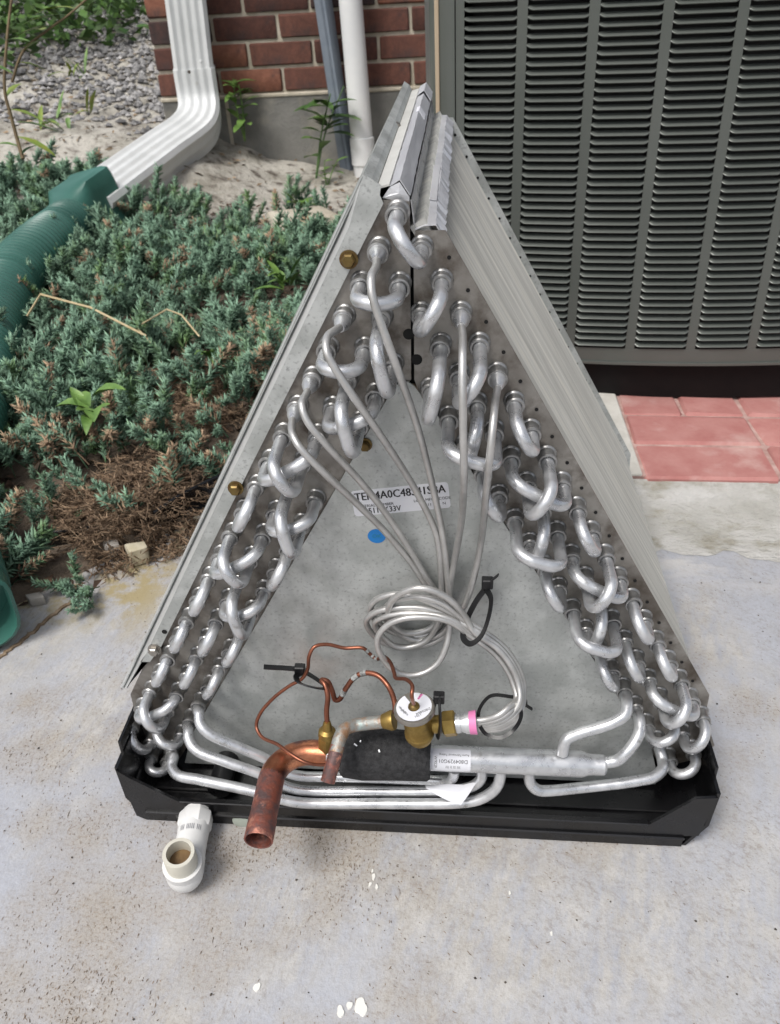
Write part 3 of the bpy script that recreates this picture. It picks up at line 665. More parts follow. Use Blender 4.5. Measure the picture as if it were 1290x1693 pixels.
# ---- delta plate between the slabs
dl = [(-.011, .426), (-.004, .4292), (-.001, .4292), (.003, .426), (.0205, .402), tuple(hole('R', 8, 2.42)), tuple(hole('R', 19.9, 2.42)), (.2335, .020), (.232, .012), (-.228, .012), tuple(hole('L', 20.6, 2.42)), tuple(hole('L', 8, 2.42))]
delta = mesh('delta_plate', prism(dl, -.0030, -.0018), M_galv, coil, False); delta['label'] = 'triangular galvanised plate closing the front of the A'
c = at(713, 682, -.0031); mesh('screw_hole', lathe(c, c+np.array([0, -1, 0.]), [(0, .0030), (.0006, .0030), (.0006, .0021)], 14), M_steel, delta, False); mesh('screw_hole', lathe(c+np.array([0, -.0007, 0]), c+np.array([0, -1, 0.]), [(0, .0021), (.0002, .0021)], 12), M_hole, delta, False)

# ---- return bends
def bend_path(p, q, depth, rc=.0127):
    p = np.array([p[0], 0, p[1]]); q = np.array([q[0], 0, q[1]]); ch = q-p; L_ = np.linalg.norm(ch); e = ch/L_; o = np.array([0, -1, 0.]); rc = min(rc, L_/2)
    P = [p+o*.004, p+o*(depth-rc)*.5]
    for a in np.linspace(0, math.pi/2, 9): P.append(p+o*(depth-rc+rc*math.sin(a))+e*(rc-rc*math.cos(a)))
    for a in np.linspace(math.pi/2, 0, 9): P.append(q+o*(depth-rc+rc*math.sin(a))-e*(rc-rc*math.cos(a)))
    P += [q+o*(depth-rc)*.5, q+o*.004]
    P = np.array(P); keep = [0]+[i for i in range(1, len(P)) if np.linalg.norm(P[i]-P[i-1]) > 1e-5]; return P[keep]
TR = .0047
colv, colf = lathe((0, 0, 0), (0, -1, 0), [(.0002, .0078), (.0008, .0076), (.0016, .0064), (.0085, .0062), (.0100, .0069), (.0124, .0072), (.0134, .0068), (.0137, .0058), (.0132, .0049)], 20, False)
me_collar = meshdata('collar', colv, colf, M_collar, True, 40)
colv, colf = lathe((0, 0, 0), (0, -1, 0), [(.0002, .0078), (.0008, .0076), (.0016, .0064), (.0070, .0062), (.0084, .0068), (.0102, .0070), (.0112, .0062), (.0114, .0049)], 20, False)
me_collar2 = meshdata('collar', colv, colf, M_collar, True, 40)
def collar(h, par): link('collar', random.choice([me_collar, me_collar, me_collar2]), par, (h[0], -.0006, h[1]), (random.uniform(-.03, .03), random.uniform(0, 6), random.uniform(-.03, .03)))
def bend(side, a, b_, kind='s', side2=None, depth=None):
    p = hole_id(side, a); q = hole_id(side2 or side, b_); k = (int(a[1:])+int(b_[1:]))/2
    d9 = (.0385-.0016*(k-9)) if side == 'L' else (.0395-.0009*(k-9)); d9 = min(max(d9, .0255 if side == 'L' else .030), .043)
    depth = depth or d9*{'s': 1.0, 'f': 1.36, 'b': 1.0}[kind]
    if kind == 'f': depth = max(depth, d9+.0112)
    depth += random.uniform(-.001, .001)
    o = mesh('return_bend', tube(bend_path(p, q, depth), TR, 14), M_alu, coil, True, 60)
    collar(p, o); collar(q, o); return o
bend('L', 'O0', 'O0', 's', 'R', .044)['label'] = 'return bend joining the tops of both slabs'
for t in 'O1-M1s M2-I3f O3-M3f M4-I5b I4-M5f O5-O6s M6-O8b O7-M7f I6-I7s O9-O10s M8-I9b I8-M9f M10-O12b O11-M11f I10-I11s M12-I13b I12-M13f O13-O14s M14-M15s O15-O16s I14-I15s M16-O18b O17-M17f O19-M19s I18-M18s I20-M20s'.split():
    a, b_ = t[:-1].split('-'); bend('R', a, b_, t[-1])
for t in 'O2-M1s M2-I3f O4-M3s M5-I4b M4-I5f O8-M6b O7-M7f O9-O10s M9-I8b M8-I9f O12-M10b O11-M11f I10-I11s O13-O14s M13-I12b M12-I13f O15-O16s M14-M15s I14-I15s O17-O18s M16-M17s I16-I17s O20-M18b O19-M19f M20-I20s O21-M21s'.split():
    a, b_ = t[:-1].split('-'); bend('L', a, b_, t[-1])

_q = hole_id
def hole_id(side, ix): return np.array({'X': (-.2565, .0275), 'Y': (-.2410, .0225)}[ix[0]]) if ix[0] in 'XY' else _q(side, ix)
bend('L', 'X22', 'Y22', 's')
# ---- suction tubes and header
def px3(pts): return [at(*p) for p in pts]
HY = -.055
hA, hB = at(712, 1256, HY), at(962, 1259, HY); hB[2] = hA[2] = (hA[2]+hB[2])/2
hd = (hB-hA)/np.linalg.norm(hB-hA); hl = np.linalg.norm(hB-hA)
tail_ = at(1003, 1260, HY); tl = (tail_-hA)@hd
header = mesh('suction_header', lathe(hA-hd*.09, hB, [(0, .0112), (.09+hl, .0112), (.09+hl+.006, .0092), (.09+tl-.010, .0088), (.09+tl-.002, .0088), (.09+tl, .0070)], 28), M_alu, coil)
def suct(side, ix, pts, r=.0050):
    h = hole_id(side, ix); P = [(h[0], -.004, h[1]), (h[0], -.016, h[1])]+px3(pts)
    o = mesh('suction_tube', tube(catmull(P, 8), r, 14), M_alu, coil, True, 60); collar(h, o); return o
suct('R', 'I16', [(1037, 1163, -.033), (1034, 1180, -.042), (1012, 1195, -.047), (958, 1212, -.050), (938, 1221, -.053), (932, 1234, -.055), (930, 1246, -.056)])
suct('R', 'I17', [(1057, 1188, -.030), (1058, 1207, -.040), (1050, 1226, -.048), (1034, 1246, -.054), (1020, 1257, -.055), (998, 1261, -.055)])
suct('R', 'I19', [(1096, 1258, -.026), (1096, 1270, -.034), (1082, 1284, -.042), (1052, 1291, -.046), (960, 1302, -.052), (908, 1307, -.058), (890, 1306, -.060), (878, 1296, -.058), (874, 1272, -.055)])
suct('L', 'I18', [(329, 1178, -.028), (331, 1196, -.036), (345, 1212, -.041), (400, 1237, -.043), (443, 1256, -.044), (478, 1278, -.044), (500, 1283, -.044), (560, 1284, -.043), (700, 1289, -.044), (736, 1290, -.048), (748, 1286, -.053), (752, 1272, -.055)], .0048)
suct('L', 'I19', [(311, 1207, -.028), (313, 1224, -.037), (326, 1241, -.044), (370, 1258, -.048), (430, 1279, -.050), (468, 1298, -.050), (497, 1306, -.050), (600, 1308, -.050), (740, 1307, -.050), (778, 1301, -.053), (795, 1288, -.055), (797, 1270, -.055)], .0048)
suct('L', 'I21', [(287, 1252, -.030), (284, 1268, -.040), (294, 1281, -.048), (330, 1289, -.054), (420, 1308, -.058), (465, 1321, -.060), (500, 1327, -.060), (620, 1328, -.060), (770, 1326, -.060), (800, 1318, -.060), (822, 1300, -.059), (830, 1270, -.055)], .0050)
# label wrapped on the header
rl = .01145
def wrap(u, v, ang0):     # u along the header, v around it
    a = ang0+v/rl; return hA+hd*u+rl*np.array([0, -math.cos(a), math.sin(a)])
def wrap_patch(u0, u1, v0, v1, ang0, nu=2, nv=12):
    V = [wrap(u0+(u1-u0)*i/nu, v0+(v1-v0)*j/nv, ang0) for i in range(nu+1) for j in range(nv+1)]
    F = [(i*(nv+1)+j, (i+1)*(nv+1)+j, (i+1)*(nv+1)+j+1, i*(nv+1)+j+1) for i in range(nu) for j in range(nv)]; return np.array(V), F
hlabel = mesh('label', wrap_patch(-.002, .0345, -.0105, .0100, R(42)), M_lab, header)
def wrap_text(body, size, u, v, rot):
    global rl
    Vt, Ft = text_vf(body, size); c_, s_ = math.cos(rot), math.sin(rot); rl = .01158
    V = np.array([wrap(u+c_*p[0]-s_*p[1], v+s_*p[0]+c_*p[1], R(42)) for p in Vt]); rl = .01145; mesh('lettering', (V, Ft), M_ink, hlabel, False)
wrap_text('D804929G01', .0046, .0195, -.0008, math.pi); wrap_text('Acme Fabricated Tubing', .0026, .0205, .0045, math.pi); wrap_text('W9S29', .0036, .0045, -.002, -math.pi/2)
wrap_text('|||| ||| || ||||', .003, .0195, -.0065, math.pi)
# paper tag curled under the header
tg = [(at(706, 1304, -.066), at(703, 1298, -.060)), (at(722, 1314, -.072), at(740, 1296, -.060)), (at(742, 1324, -.074), at(766, 1297, -.058)), (at(762, 1331, -.074), at(789, 1292, -.056))]
V = np.array([p for ab in tg for p in (ab[0], (ab[0]+ab[1])/2+np.array([0, -.003, .003]), ab[1])]); F = [(3*i+j, 3*i+j+1, 3*i+j+4, 3*i+j+3) for i in range(3) for j in range(2)]
pt = mesh('paper_tag', (np.vstack([V, V+np.array([0, .0003, -.0003])]), F+[tuple(k+12 for k in f[::-1]) for f in F]), M_lab, coil, True, 80)
# foam sleeve, copper suction stub
sl0, sl1 = at(566, 1254, HY), at(712, 1258, HY); sl0[2] = sl1[2] = hA[2]+.001; L_ = np.linalg.norm(sl1-sl0)
Vs, Fs = lathe(sl0, sl1, [(0, .0112), (0, .0185), (.003, .0212), (L_*.25, .0226), (L_*.6, .0218), (L_-.003, .0208), (L_, .0185), (L_, .0112)], 40, False)
Vs = Vs+.0005*np.stack([fz(Vs[:, 0]*90, Vs[:, 2]*160), fz(Vs[:, 2]*120, Vs[:, 0]*80), fz(Vs[:, 0]*70+4, Vs[:, 1]*150)], 1)
sleeve = mesh('foam_sleeve', (Vs, Fs), M_foam, coil)
fl_ = [];
for (px, py) in [(610, 1252), (627, 1241), (640, 1268), (588, 1231), (597, 1263), (655, 1285), (585, 1285), (632, 1290), (676, 1265), (571, 1290), (596, 1225)]:
    d = ray(px, py); d = d/np.linalg.norm(d); c = at(px, py, HY); q = c-d*.0215; t = rng.normal(size=3); t /= np.linalg.norm(t); s = np.cross(t, -d); s /= np.linalg.norm(s)+1e-9; t = np.cross(-d, s); k = rng.uniform(.0008, .0022)
    fl_.append((np.array([q-t*k-s*.0005, q+t*k-s*.0007, q+t*k*.9+s*.0005, q-t*k*.8+s*.0007]), [(0, 1, 2, 3)]))
o = mesh('metal_shavings', join(*fl_), M_alu, sleeve, False); o['kind'] = 'stuff'
ce = atz(428, 1386, hA[2]-.004)
kx = ce[0]; ra = .031; cz = hA[2]
ctr = np.array([kx+ra, HY-ra, cz]); P = [sl0+np.array([.012, 0, 0]), np.array([kx+ra+.012, HY, cz])]
ea = math.atan2(-(ce[1]-(HY-ra)), ce[0]-kx)-math.pi/2
for a in np.linspace(math.pi/2, math.pi, 14): P.append(ctr+ra*np.array([math.cos(a), math.sin(a), 0]))
P = np.array(P); suction = mesh('suction_pipe', tube(P, .0111, 28), M_cop, coil, True, 60)
p_ = P[-1]; d_ = (ce-p_)/np.linalg.norm(ce-p_); Lc = np.linalg.norm(ce-p_)
mesh('pipe_end', lathe(p_-d_*.004, ce, [(0, .0108), (.004, .01125), (Lc-.014, .0113), (Lc-.012, .0117), (Lc+.005, .0119), (Lc+.006, .0116), (Lc+.0058, .0106), (Lc-.026, .0104)], 28, False), M_burnt, suction)
mesh('pipe_inside', lathe(p_+d_*(Lc-.028), ce, [(0, .0104), (.0004, .0104)], 28), M_burnt, suction)
# schrader tee with brass flare nut
b0 = at(541, 1247, -.056); b1 = eq0 = at(541, 1194, -.054); Lb = np.linalg.norm(b1-b0)
mesh('access_nut', join(lathe(b0, b1, [(0, .0060), (Lb*.2, .0060)], 20), lathe(b0+(b1-b0)*.16, b1, [(0, .0074), (.001, .0080), (Lb*.42, .0080), (Lb*.42+.001, .0074)], 6), lathe(b0+(b1-b0)*.58, b1, [(0, .0072), (.001, .0078), (Lb*.16, .0074), (Lb*.22, .0046), (Lb*.36, .0038), (Lb*.44, .0028)], 20)), M_brass, coil, True, 30)
# liquid inlet pipe
ie = atz(542, 1294, .052)
P = catmull([at(650, 1191, -.066), at(622, 1194, -.066), at(590, 1198, -.066), at(572, 1204, -.072), at(562, 1220, -.081), at(556, 1244, -.091)], 10)
inl = mesh('liquid_inlet', tube(P, .0056, 20, True), M_solder, coil, True, 60)
p_ = P[-1]-(P[-1]-P[-3])/np.linalg.norm(P[-1]-P[-3])*.006; e_ = at(542, 1292, -.106); d_ = (e_-p_)/np.linalg.norm(e_-p_); Lc = np.linalg.norm(e_-p_)
mesh('inlet_end', lathe(p_, e_, [(0, .0058), (Lc, .0060), (Lc+.0004, .0057), (Lc, .0048), (Lc-.015, .0047)], 22, False), M_burnt, inl)
mesh('inlet_bore', lathe(p_+d_*(Lc-.016), e_, [(0, .0048), (.0003, .0048)], 20), M_hole, inl)
# ---- expansion valve
vt = at(685, 1170, -.078); vb = at(700, 1243, -.074); vd = (vb-vt)/np.linalg.norm(vb-vt)
valve = mesh('expansion_valve', lathe(vt+vd*.003, vb, [(0, .0095), (.006, .0108), (.014, .0110), (.026, .0112), (.027, .0120), (.030, .0120), (.032, .0102), (.036, .0095)], 28), M_brass, coil)
mesh('power_head', lathe(vt, vb, [(-.0012, .012), (-.0008, .0158), (.0006, .0166), (.0024, .0168), (.0036, .0160), (.0040, .0100)], 40), M_steel, valve)
# round label with lettering on the power head
va = np.cross(vd, np.array([0, 1, 0.])); va = -va if va[0] < 0 else va; va /= np.linalg.norm(va); vc = np.cross(va, vd); vc = -vc if vc[2] < 0 and vc[1] < 0 else vc
if (vc@np.array([0, 1, 0.])) < 0: vc = -vc
def on_head(x, y, h): return vt-vd*h+va*x+vc*y
k = 44; q = np.linspace(R(125), R(125+328), k); V = [on_head(.0142*math.cos(a), .0142*math.sin(a), .0015) for a in q]+[on_head(.0048*math.cos(a), .0048*math.sin(a), .0015) for a in q]
vlab = mesh('label', (V, [(i, i+1, i+1+k, i+k) for i in range(k-1)]), M_lab, valve, False)
def head_text(b_, size, x, y, rot):
    Vt, Ft = text_vf(b_, size); c_, s_ = math.cos(rot), math.sin(rot); mesh('lettering', (np.array([on_head(x+c_*p[0]-s_*p[1], y+s_*p[0]+c_*p[1], .0017) for p in Vt]), Ft), M_ink, vlab, False)
head_text('D806864', .0033, .0075, -.0050, R(205)); head_text('1701', .0030, .0035, -.0090, R(205)); head_text('R-410A', .0022, .0045, .0105, R(68))
for i, s in enumerate(['TRADE', 'MADE IN', 'VALVE', 'BODY']): head_text(s, .0018, -.0105+.0016*i, -.0015-.0016*i, R(118))
V = [on_head(x, y, .0016) for x, y in [(.0022, .0075), (.0038, .0068), (.0070, .0120), (.0050, .0130)]]; mesh('pink_flash', (V, [(0, 1, 2, 3)]), M_pin, vlab, False)
mesh('diaphragm_boss', lathe(vt-vd*.001, vt-vd, [(0, .0046), (.002, .0044), (.0035, .0030), (.004, .0016)], 20), M_brass, valve)
nb0 = at(722, 1197, -.070); nb1 = at(752, 1195, -.070); vx = (nb1-nb0)/np.linalg.norm(nb1-nb0)
mesh('valve_neck', lathe(nb0-vx*.010, nb1, [(0, .0075), (.014, .0075)], 20), M_brass, valve)
mesh('flare_nut', lathe(at(733, 1197, -.070), nb1, [(0, .0098), (.001, .0108), (.0095, .0108), (.0105, .0098)], 6), M_brass, valve, True, 30)
ds0 = at(754, 1196, -.070); dist = mesh('distributor', lathe(ds0, ds0+vx, [(0, .0078), (.004, .0078), (.0042, .0070), (.0056, .0070), (.0058, .0078), (.0074, .0078), (.0076, .0088), (.0150, .0092), (.0160, .0094), (.0172, .0090)], 26), M_alu, coil)
mesh('pink_mark', lathe(ds0+vx*.0112, ds0+vx, [(0, .0091), (.0001, .0094), (.0058, .0097), (.0059, .0092)], 26), M_pin, dist)
ti0 = at(640, 1188, -.068); mesh('inlet_nut', lathe(at(652, 1190, -.068), at(600, 1196, -.066), [(0, .0080), (.003, .0084), (.008, .0066), (.010, .0060)], 20), M_brass, valve)

# ---- capillary (distributor) tubes
tube_r = .0027
fan = [('L', 'O1', [(622, 440, -.034), (614, 458, -.048), (615, 485, -.055), (627, 525, -.058), (652, 595, -.060), (690, 705, -.040), (718, 815, -.022), (734, 895, -.017), (739, 945, -.016)]),
       ('L', 'O3', [(556, 545, -.032), (541, 557, -.044), (540, 580, -.053), (552, 605, -.056), (588, 660, -.058), (640, 735, -.045), (690, 815, -.022), (722, 885, -.016), (729, 945, -.015)]),
       ('L', 'O5', [(506, 652, -.032), (499, 668, -.044), (507, 694, -.050), (540, 735, -.052), (600, 800, -.036), (650, 865, -.020), (685, 920, -.014), (705, 955, -.014)]),
       ('L', 'O6', [(483, 698, -.030), (483, 715, -.042), (495, 738, -.050), (535, 780, -.050), (590, 832, -.034), (640, 882, -.018), (680, 930, -.013), (700, 960, -.013)]),
       ('R', 'O2', [(765, 556, -.036), (765, 585, -.054), (765, 640, -.066), (766, 715, -.071), (767, 785, -.068), (763, 860, -.036), (752, 925, -.017), (746, 955, -.016)]),
       ('R', 'O4', [(820, 656, -.036), (817, 685, -.056), (811, 745, -.068), (803, 825, -.052), (795, 900, -.022), (782, 960, -.018), (768, 1000, -.017)])]
def tailp(j):
    o = [-10, -5, 3, 8, -1, 5][j]; v = [0, 1, -1, 1, -2, 2][j]
    return [(784+.5*o, 1043-.8*o, -.036+.0012*v), (822+.7*o, 1070-.7*o, -.038+.0018*v), (846+.9*o, 1100-.4*o, -.042+.002*v), (858+.9*o, 1130, -.047+.002*v), (860+.6*o, 1158+.3*o, -.056+.002*v), (848+.7*o, 1180+1.1*o, -.066), (826, 1194+1.3*o, -.071), (804, 1198+.9*o, -.071), (780, 1197+.55*o, -.070)]
loops = [[(744, 1000, -.017), (743, 1040, -.020), (738, 1068, -.026), (722, 1098, -.032), (692, 1115, -.036), (660, 1113, -.038), (636, 1092, -.038), (624, 1064, -.038), (630, 1044, -.038), (650, 1028, -.038), (685, 1020, -.038), (740, 1026, -.037)],
         [(730, 1000, -.014), (722, 1035, -.014), (700, 1062, -.015), (660, 1070, -.017), (630, 1050, -.022), (620, 1030, -.026), (634, 1020, -.030), (665, 1014, -.033), (700, 1014, -.034), (745, 1023, -.036)],
         [(726, 985, -.010), (745, 1015, -.010), (735, 1050, -.010), (690, 1069, -.012), (640, 1064, -.015), (613, 1044, -.020), (606, 1026, -.024), (620, 1012, -.028), (650, 1005, -.030), (700, 1005, -.031), (750, 1022, -.033)],
         [(720, 985, -.009), (735, 1010, -.008), (720, 1042, -.008), (680, 1052, -.010), (640, 1040, -.014), (618, 1020, -.018), (613, 1003, -.022), (628, 988, -.026), (660, 982, -.029), (700, 990, -.031), (745, 1012, -.032)],
         [(742, 985, -.013), (735, 1010, -.012), (708, 1040, -.012), (670, 1046, -.016), (646, 1030, -.022), (642, 1008, -.030), (655, 986, -.036), (690, 972, -.040), (722, 978, -.040), (752, 998, -.038), (772, 1024, -.036)],
         [(752, 1020, -.014), (728, 1048, -.012), (690, 1058, -.012), (652, 1040, -.016), (636, 1012, -.022), (650, 994, -.028), (690, 986, -.032), (730, 996, -.034), (760, 1018, -.035)]]
for j, (side, ix, pts) in enumerate(fan):
    h = hole_id(side, ix); P = [(h[0], -.012, h[1]), (h[0], -.022, h[1])]+px3(pts+loops[j]+tailp(j))
    o = mesh('capillary_tube', tube(catmull(P, 7), tube_r, 10), M_cap, coil, True, 60); collar(h, o)
    s0 = np.array([h[0], -.0006, h[1]]); mesh('crimp_fitting', lathe(s0, s0+np.array([0, -1, 0.]), [(.008, .0050), (.014, .0058), (.017, .0057), (.021, .0044), (.025, .0031), (.026, .0027)], 16), M_alu, o)
# ---- thin copper tubes: equaliser and bulb line
eq = [at(541, 1193, -.053), at(540, 1175, -.050), at(542, 1150, -.046), at(537, 1131, -.040), at(532, 1124, -.036), at(541, 1126, -.036), at(549, 1141, -.036), at(555, 1157, -.036), at(561, 1156, -.036), at(572, 1138, -.036), at(588, 1118, -.034), at(606, 1112, -.034), at(626, 1117, -.038), at(642, 1134, -.045), at(652, 1158, -.058), at(654, 1178, -.068)]
eqt = mesh('equaliser_tube', tube(catmull(eq, 8), .0023, 10), M_thin, coil, True, 60)
bl = [at(684, 1163, -.0825), at(681, 1148, -.088), at(682, 1134, -.082), at(672, 1123, -.072), at(654, 1120, -.060), at(652, 1112, -.054), at(645, 1094, -.040), at(634, 1085, -.028), at(622, 1089, -.020), at(611, 1080, -.018), at(600, 1071, -.018), at(570, 1071, -.018), at(540, 1065, -.020), at(520, 1069, -.024), at(511, 1085, -.028), at(509, 1105, -.030), at(500, 1121, -.032), at(478, 1134, -.032), at(452, 1154, -.034), at(430, 1180, -.038), at(424, 1200, -.042), at(432, 1217, -.050), at(460, 1231, -.062), at(480, 1246, -.072), at(505, 1260, -.078), at(530, 1264, -.076), at(556, 1262, -.070)]
blt = mesh('bulb_line', tube(catmull(bl, 8), .0016, 8), M_thin, coil, True, 60)
M_flux = mat('flux_residue', (.40, .41, .40), (.09, .09, .085), rough=.6, scale=260)
for path, seg_, r_ in ((catmull(eq, 8), [(68, 71), (78, 82), (84, 88)], .0026), (catmull(bl, 8), [(74, 77), (62, 66), (68, 70)], .0019)):
    for a, b_ in seg_: mesh('flux_patch', tube(path[a:b_+1], r_, 8), M_flux, eqt if r_ > .002 else blt, True)
# ---- cable ties
def strap(pts, w, par, name='strap', closed=True, n0=None, th=.0011):
    P = catmull(pts+([pts[0]] if closed else []), 9); return mesh(name, sweep(P, np.array([(th/2, -w/2), (th/2, w/2), (-th/2, w/2), (-th/2, -w/2)]), n0), M_tie, par, False)
def tie(pts, head, tail, w=.0048, hs=.0045, name='cable_tie'):
    hc = at(*head); o = mesh(name, box(hc[0]-hs, hc[0]+hs, hc[1]-hs*.8, hc[1]+hs*.8, hc[2]-hs, hc[2]+hs, .0008), M_tie, coil, False)
    strap(px3(pts), w, o); 
    if tail: strap([hc]+px3(tail), w, o, 'tie_tail', False)
    return o
tie([(803, 972, -.016), (786, 996, -.022), (770, 1030, -.030), (766, 1053, -.040), (778, 1064, -.050), (795, 1052, -.050), (808, 1020, -.044), (812, 990, -.032)], (806, 963, -.018), [(818, 955, -.020), (824, 950, -.020)])
tie([(850, 1152, -.050), (812, 1150, -.050), (793, 1172, -.056), (793, 1196, -.070), (805, 1214, -.082), (830, 1219, -.086), (850, 1206, -.082), (862, 1180, -.066)], (866, 1162, -.046), [(872, 1167, -.046), (880, 1172, -.046)], .0030, .003)
tie([(724, 1150, -.055), (718, 1175, -.052), (720, 1208, -.056), (726, 1216, -.080), (728, 1195, -.090), (727, 1165, -.082)], (726, 1153, -.066), None, .0055)
tie([(503, 1110, -.020), (520, 1120, -.018), (535, 1131, -.020), (537, 1138, -.040), (518, 1136, -.048), (496, 1129, -.046), (490, 1118, -.034)], (496, 1106, -.026), [(470, 1104, -.028), (450, 1103, -.030), (436, 1102, -.031)], .0052)

# ---- labels on the delta plate
def on_delta(px, py, lift=.0033): return at(px, py, -lift)
l0, l1, l2, l3 = on_delta(578.5, 812), on_delta(740, 796), on_delta(748, 839), on_delta(586.5, 853.5)
ux = (l1-l0)/np.linalg.norm(l1-l0); uz = (l0-l3)/np.linalg.norm(l0-l3); LW = np.linalg.norm(l1-l0); LH = np.linalg.norm(l0-l3); lc = (l0+l1+l2+l3)/4
def rr_poly(w, h, r, k=5):
    P = []
    for cx_, cz_, a0_ in [(w/2-r, h/2-r, 0), (-w/2+r, h/2-r, 90), (-w/2+r, -h/2+r, 180), (w/2-r, -h/2+r, 270)]:
        for i in range(k+1): a = R(a0_+90*i/k); P.append((cx_+r*math.cos(a), cz_+r*math.sin(a)))
    return P
pp = rr_poly(LW, LH, .0028); V = [lc+ux*a+uz*b_ for a, b_ in pp]; k = len(V); lab = mesh('label', (np.array(V+[v+np.array([0, .0003, 0]) for v in V]), [tuple(range(k))]+[(i, i+k, (i+1) % k+k, (i+1) % k) for i in range(k)]), M_lab, delta, False); lab['label'] = 'white model and serial number label'
def lab_text(b_, size, x, z, al='LEFT', sx=1.0, bold=0):
    Vt, Ft = text_vf(b_, size, al); V = np.array([lc+ux*(x+p[0]*sx)+uz*(z+p[1])+np.array([0, -.0003, 0]) for p in Vt]); mesh('lettering', (V, Ft), M_ink, lab, False)
    if bold: mesh('lettering', (V+ux*bold+np.array([0, -.00005, 0]), Ft), M_ink, lab, False)
lab_text('TEM4A0C48S41SBA', .0100, -LW*.47, LH*.25, sx=.84, bold=.0004)
lab_text('SERIAL NUMBER', .0034, -LW*.40, -LH*.12); lab_text('10511TK33V', .0072, -LW*.43, -LH*.33, sx=.82, bold=.0002)
lab_text('LOC', .0034, LW*.13, -LH*.10); lab_text('MFG IN', .0034, LW*.25, -LH*.10); lab_text('CODE', .0034, LW*.385, -LH*.10)
lab_text('0011', .0034, LW*.22, -LH*.30); lab_text('18', .0034, LW*.34, -LH*.30); lab_text('N', .0034, LW*.42, -LH*.30)
c = on_delta(623, 886); k = 32; V = [c+np.array([.0072*math.cos(a), 0, .0068*math.sin(a)]) for a in np.arange(k)*2*np.pi/k]
st = mesh('round_sticker', (np.array(V), [tuple(range(k))]), M_blue, delta, False); st['label'] = 'round blue sticker'
Vt, Ft = text_vf('OK', .005); mesh('lettering', (np.array([c+np.array([p[0], -.0002, p[1]]) for p in Vt]), Ft), mat('green_ink', (.02, .22, .30), rough=.5), st, False)

# ---- drain pan
YF = -.062; WT = .0028
pan = mesh('drain_pan', join(box(-.252, .250, YF+.004, D+.03, .0005, .004, .0012)), M_black, coil, True, 30); pan['label'] = 'black plastic drain pan under the coil'
fp = [(-.250, .0006), (.246, .0006), (.246, .016), (.2585, .017), (.2655, .070), (.2475, .0675), (.214, .030), (-.215, .030), (-.256, .060), (-.266, .070), (-.259, .006)]
mesh('front_wall', prism(fp, YF, YF+WT), M_black, pan, False)
mesh('front_rim', box(-.214, .213, YF-.0016, YF+.0045, .0285, .0315, .0008), M_black, pan, False)
mesh('front_rib', box(-.249, .2465, YF-.0025, YF+.001, .0120, .0155, .001), M_black, pan, False)
for s in (-1, 1):
    zr = .072 if s < 0 else .074
    V, F = prism([(s*.2500, .0006), (s*.2655, .030), (s*.2675, zr), (s*.2645, zr), (s*.2620, .031), (s*.2470, .0012)][::s], YF+.0015, D+.03)
    for v in V:
        if v[2] > .05: v[2] += (.010 if s > 0 else .004) if v[1] > 0 else 0
    mesh('side_wall', (V, F), M_black, pan, False)
    V, F = prism([(s*.2655, .0715), (s*.2680, .0715), (s*.2680, .0855), (s*.2655, .0855)][::s], YF+.020, D); mesh('side_lip', (V, F), M_black, pan, False)
mesh('rear_wall', box(-.262, .262, D+.028, D+.031, .001, .070, .001), M_black, pan, False)
mesh('inner_wall', box(-.225, .225, .004, .007, .003, .040, .001), M_black, pan, False)
mesh('inner_floor', box(-.262, .262, -.030, D+.02, .0045, .0075, .001), M_black, pan, False)
bt = lathe((-.183, -.001, .022), (-.183, -1, .022), [(0, .011), (.040, .011)], 20); mesh('drain_boss', bt, M_black, pan)
c = at(399, 1357, YF-.0005); mesh('drain_plug', lathe(c, c+np.array([0, -1, 0.]), [(0, .0085), (.0012, .0080), (.0018, .0055)], 24), mat('pale_plug', (.42, .46, .40), (.34, .38, .33), rough=.5, scale=60), pan)
c = at(301, 1350, YF-.0005); mesh('scuff', lathe(c, c+np.array([0, -1, 0.]), [(0, .006), (.0005, .0055)], 16), mat('scuffed_plastic', (.06, .06, .058), (.11, .11, .105), rough=.7, scale=300), pan)
# white pipe fitting in the drain
fz0 = .019; f0 = at(331, 1358, YF); f0[2] = fz0; f0[1] = YF
fe = np.array([at(313, 1438, -.118)[0], -.124, .0185]); fd = (fe-f0)/np.linalg.norm(fe-f0); Lf = np.linalg.norm(fe-f0)
fit = mesh('drain_fitting', join(lathe(f0, fe, [(0, .0120), (.005, .0120), (.0052, .0150), (.007, .0158), (.018, .0158), (.020, .0150)], 8), lathe(f0+fd*.018, fe, [(0, .0146), (.012, .0140), (Lf-.018, .0143)], 32)), M_wpvc, coil, True, 30)
fit['label'] = 'white plastic drain elbow with a cream stub'
ud = np.array([.02, -.12, 1.0]); ud /= np.linalg.norm(ud)
E_ = fe+np.array([0, -.002, 0]); el = catmull([E_-fd*.016, E_-fd*.006, E_+np.array([0, -.001, .0012]), E_+ud*.008, E_+ud*.017], 8)
mesh('elbow', tube(el, .0165, 32, True, np.linspace(.90, 1.02, len(el))), M_wpvc, fit, True, 50)
s0 = E_+ud*.015; mesh('pipe_stub', lathe(s0, s0+ud, [(0, .0136), (.020, .0136), (.0205, .0133), (.0205, .0104), (.004, .0102)], 36, False), M_wpvc2, fit, True, 40)
mesh('stub_inside', lathe(s0+ud*.006, s0+ud, [(0, .0103), (.0003, .0103)], 30), M_dirtin, fit, False)
Vt, Ft = text_vf('||| ||||| |||', .006)
th_ = .0147
V = []
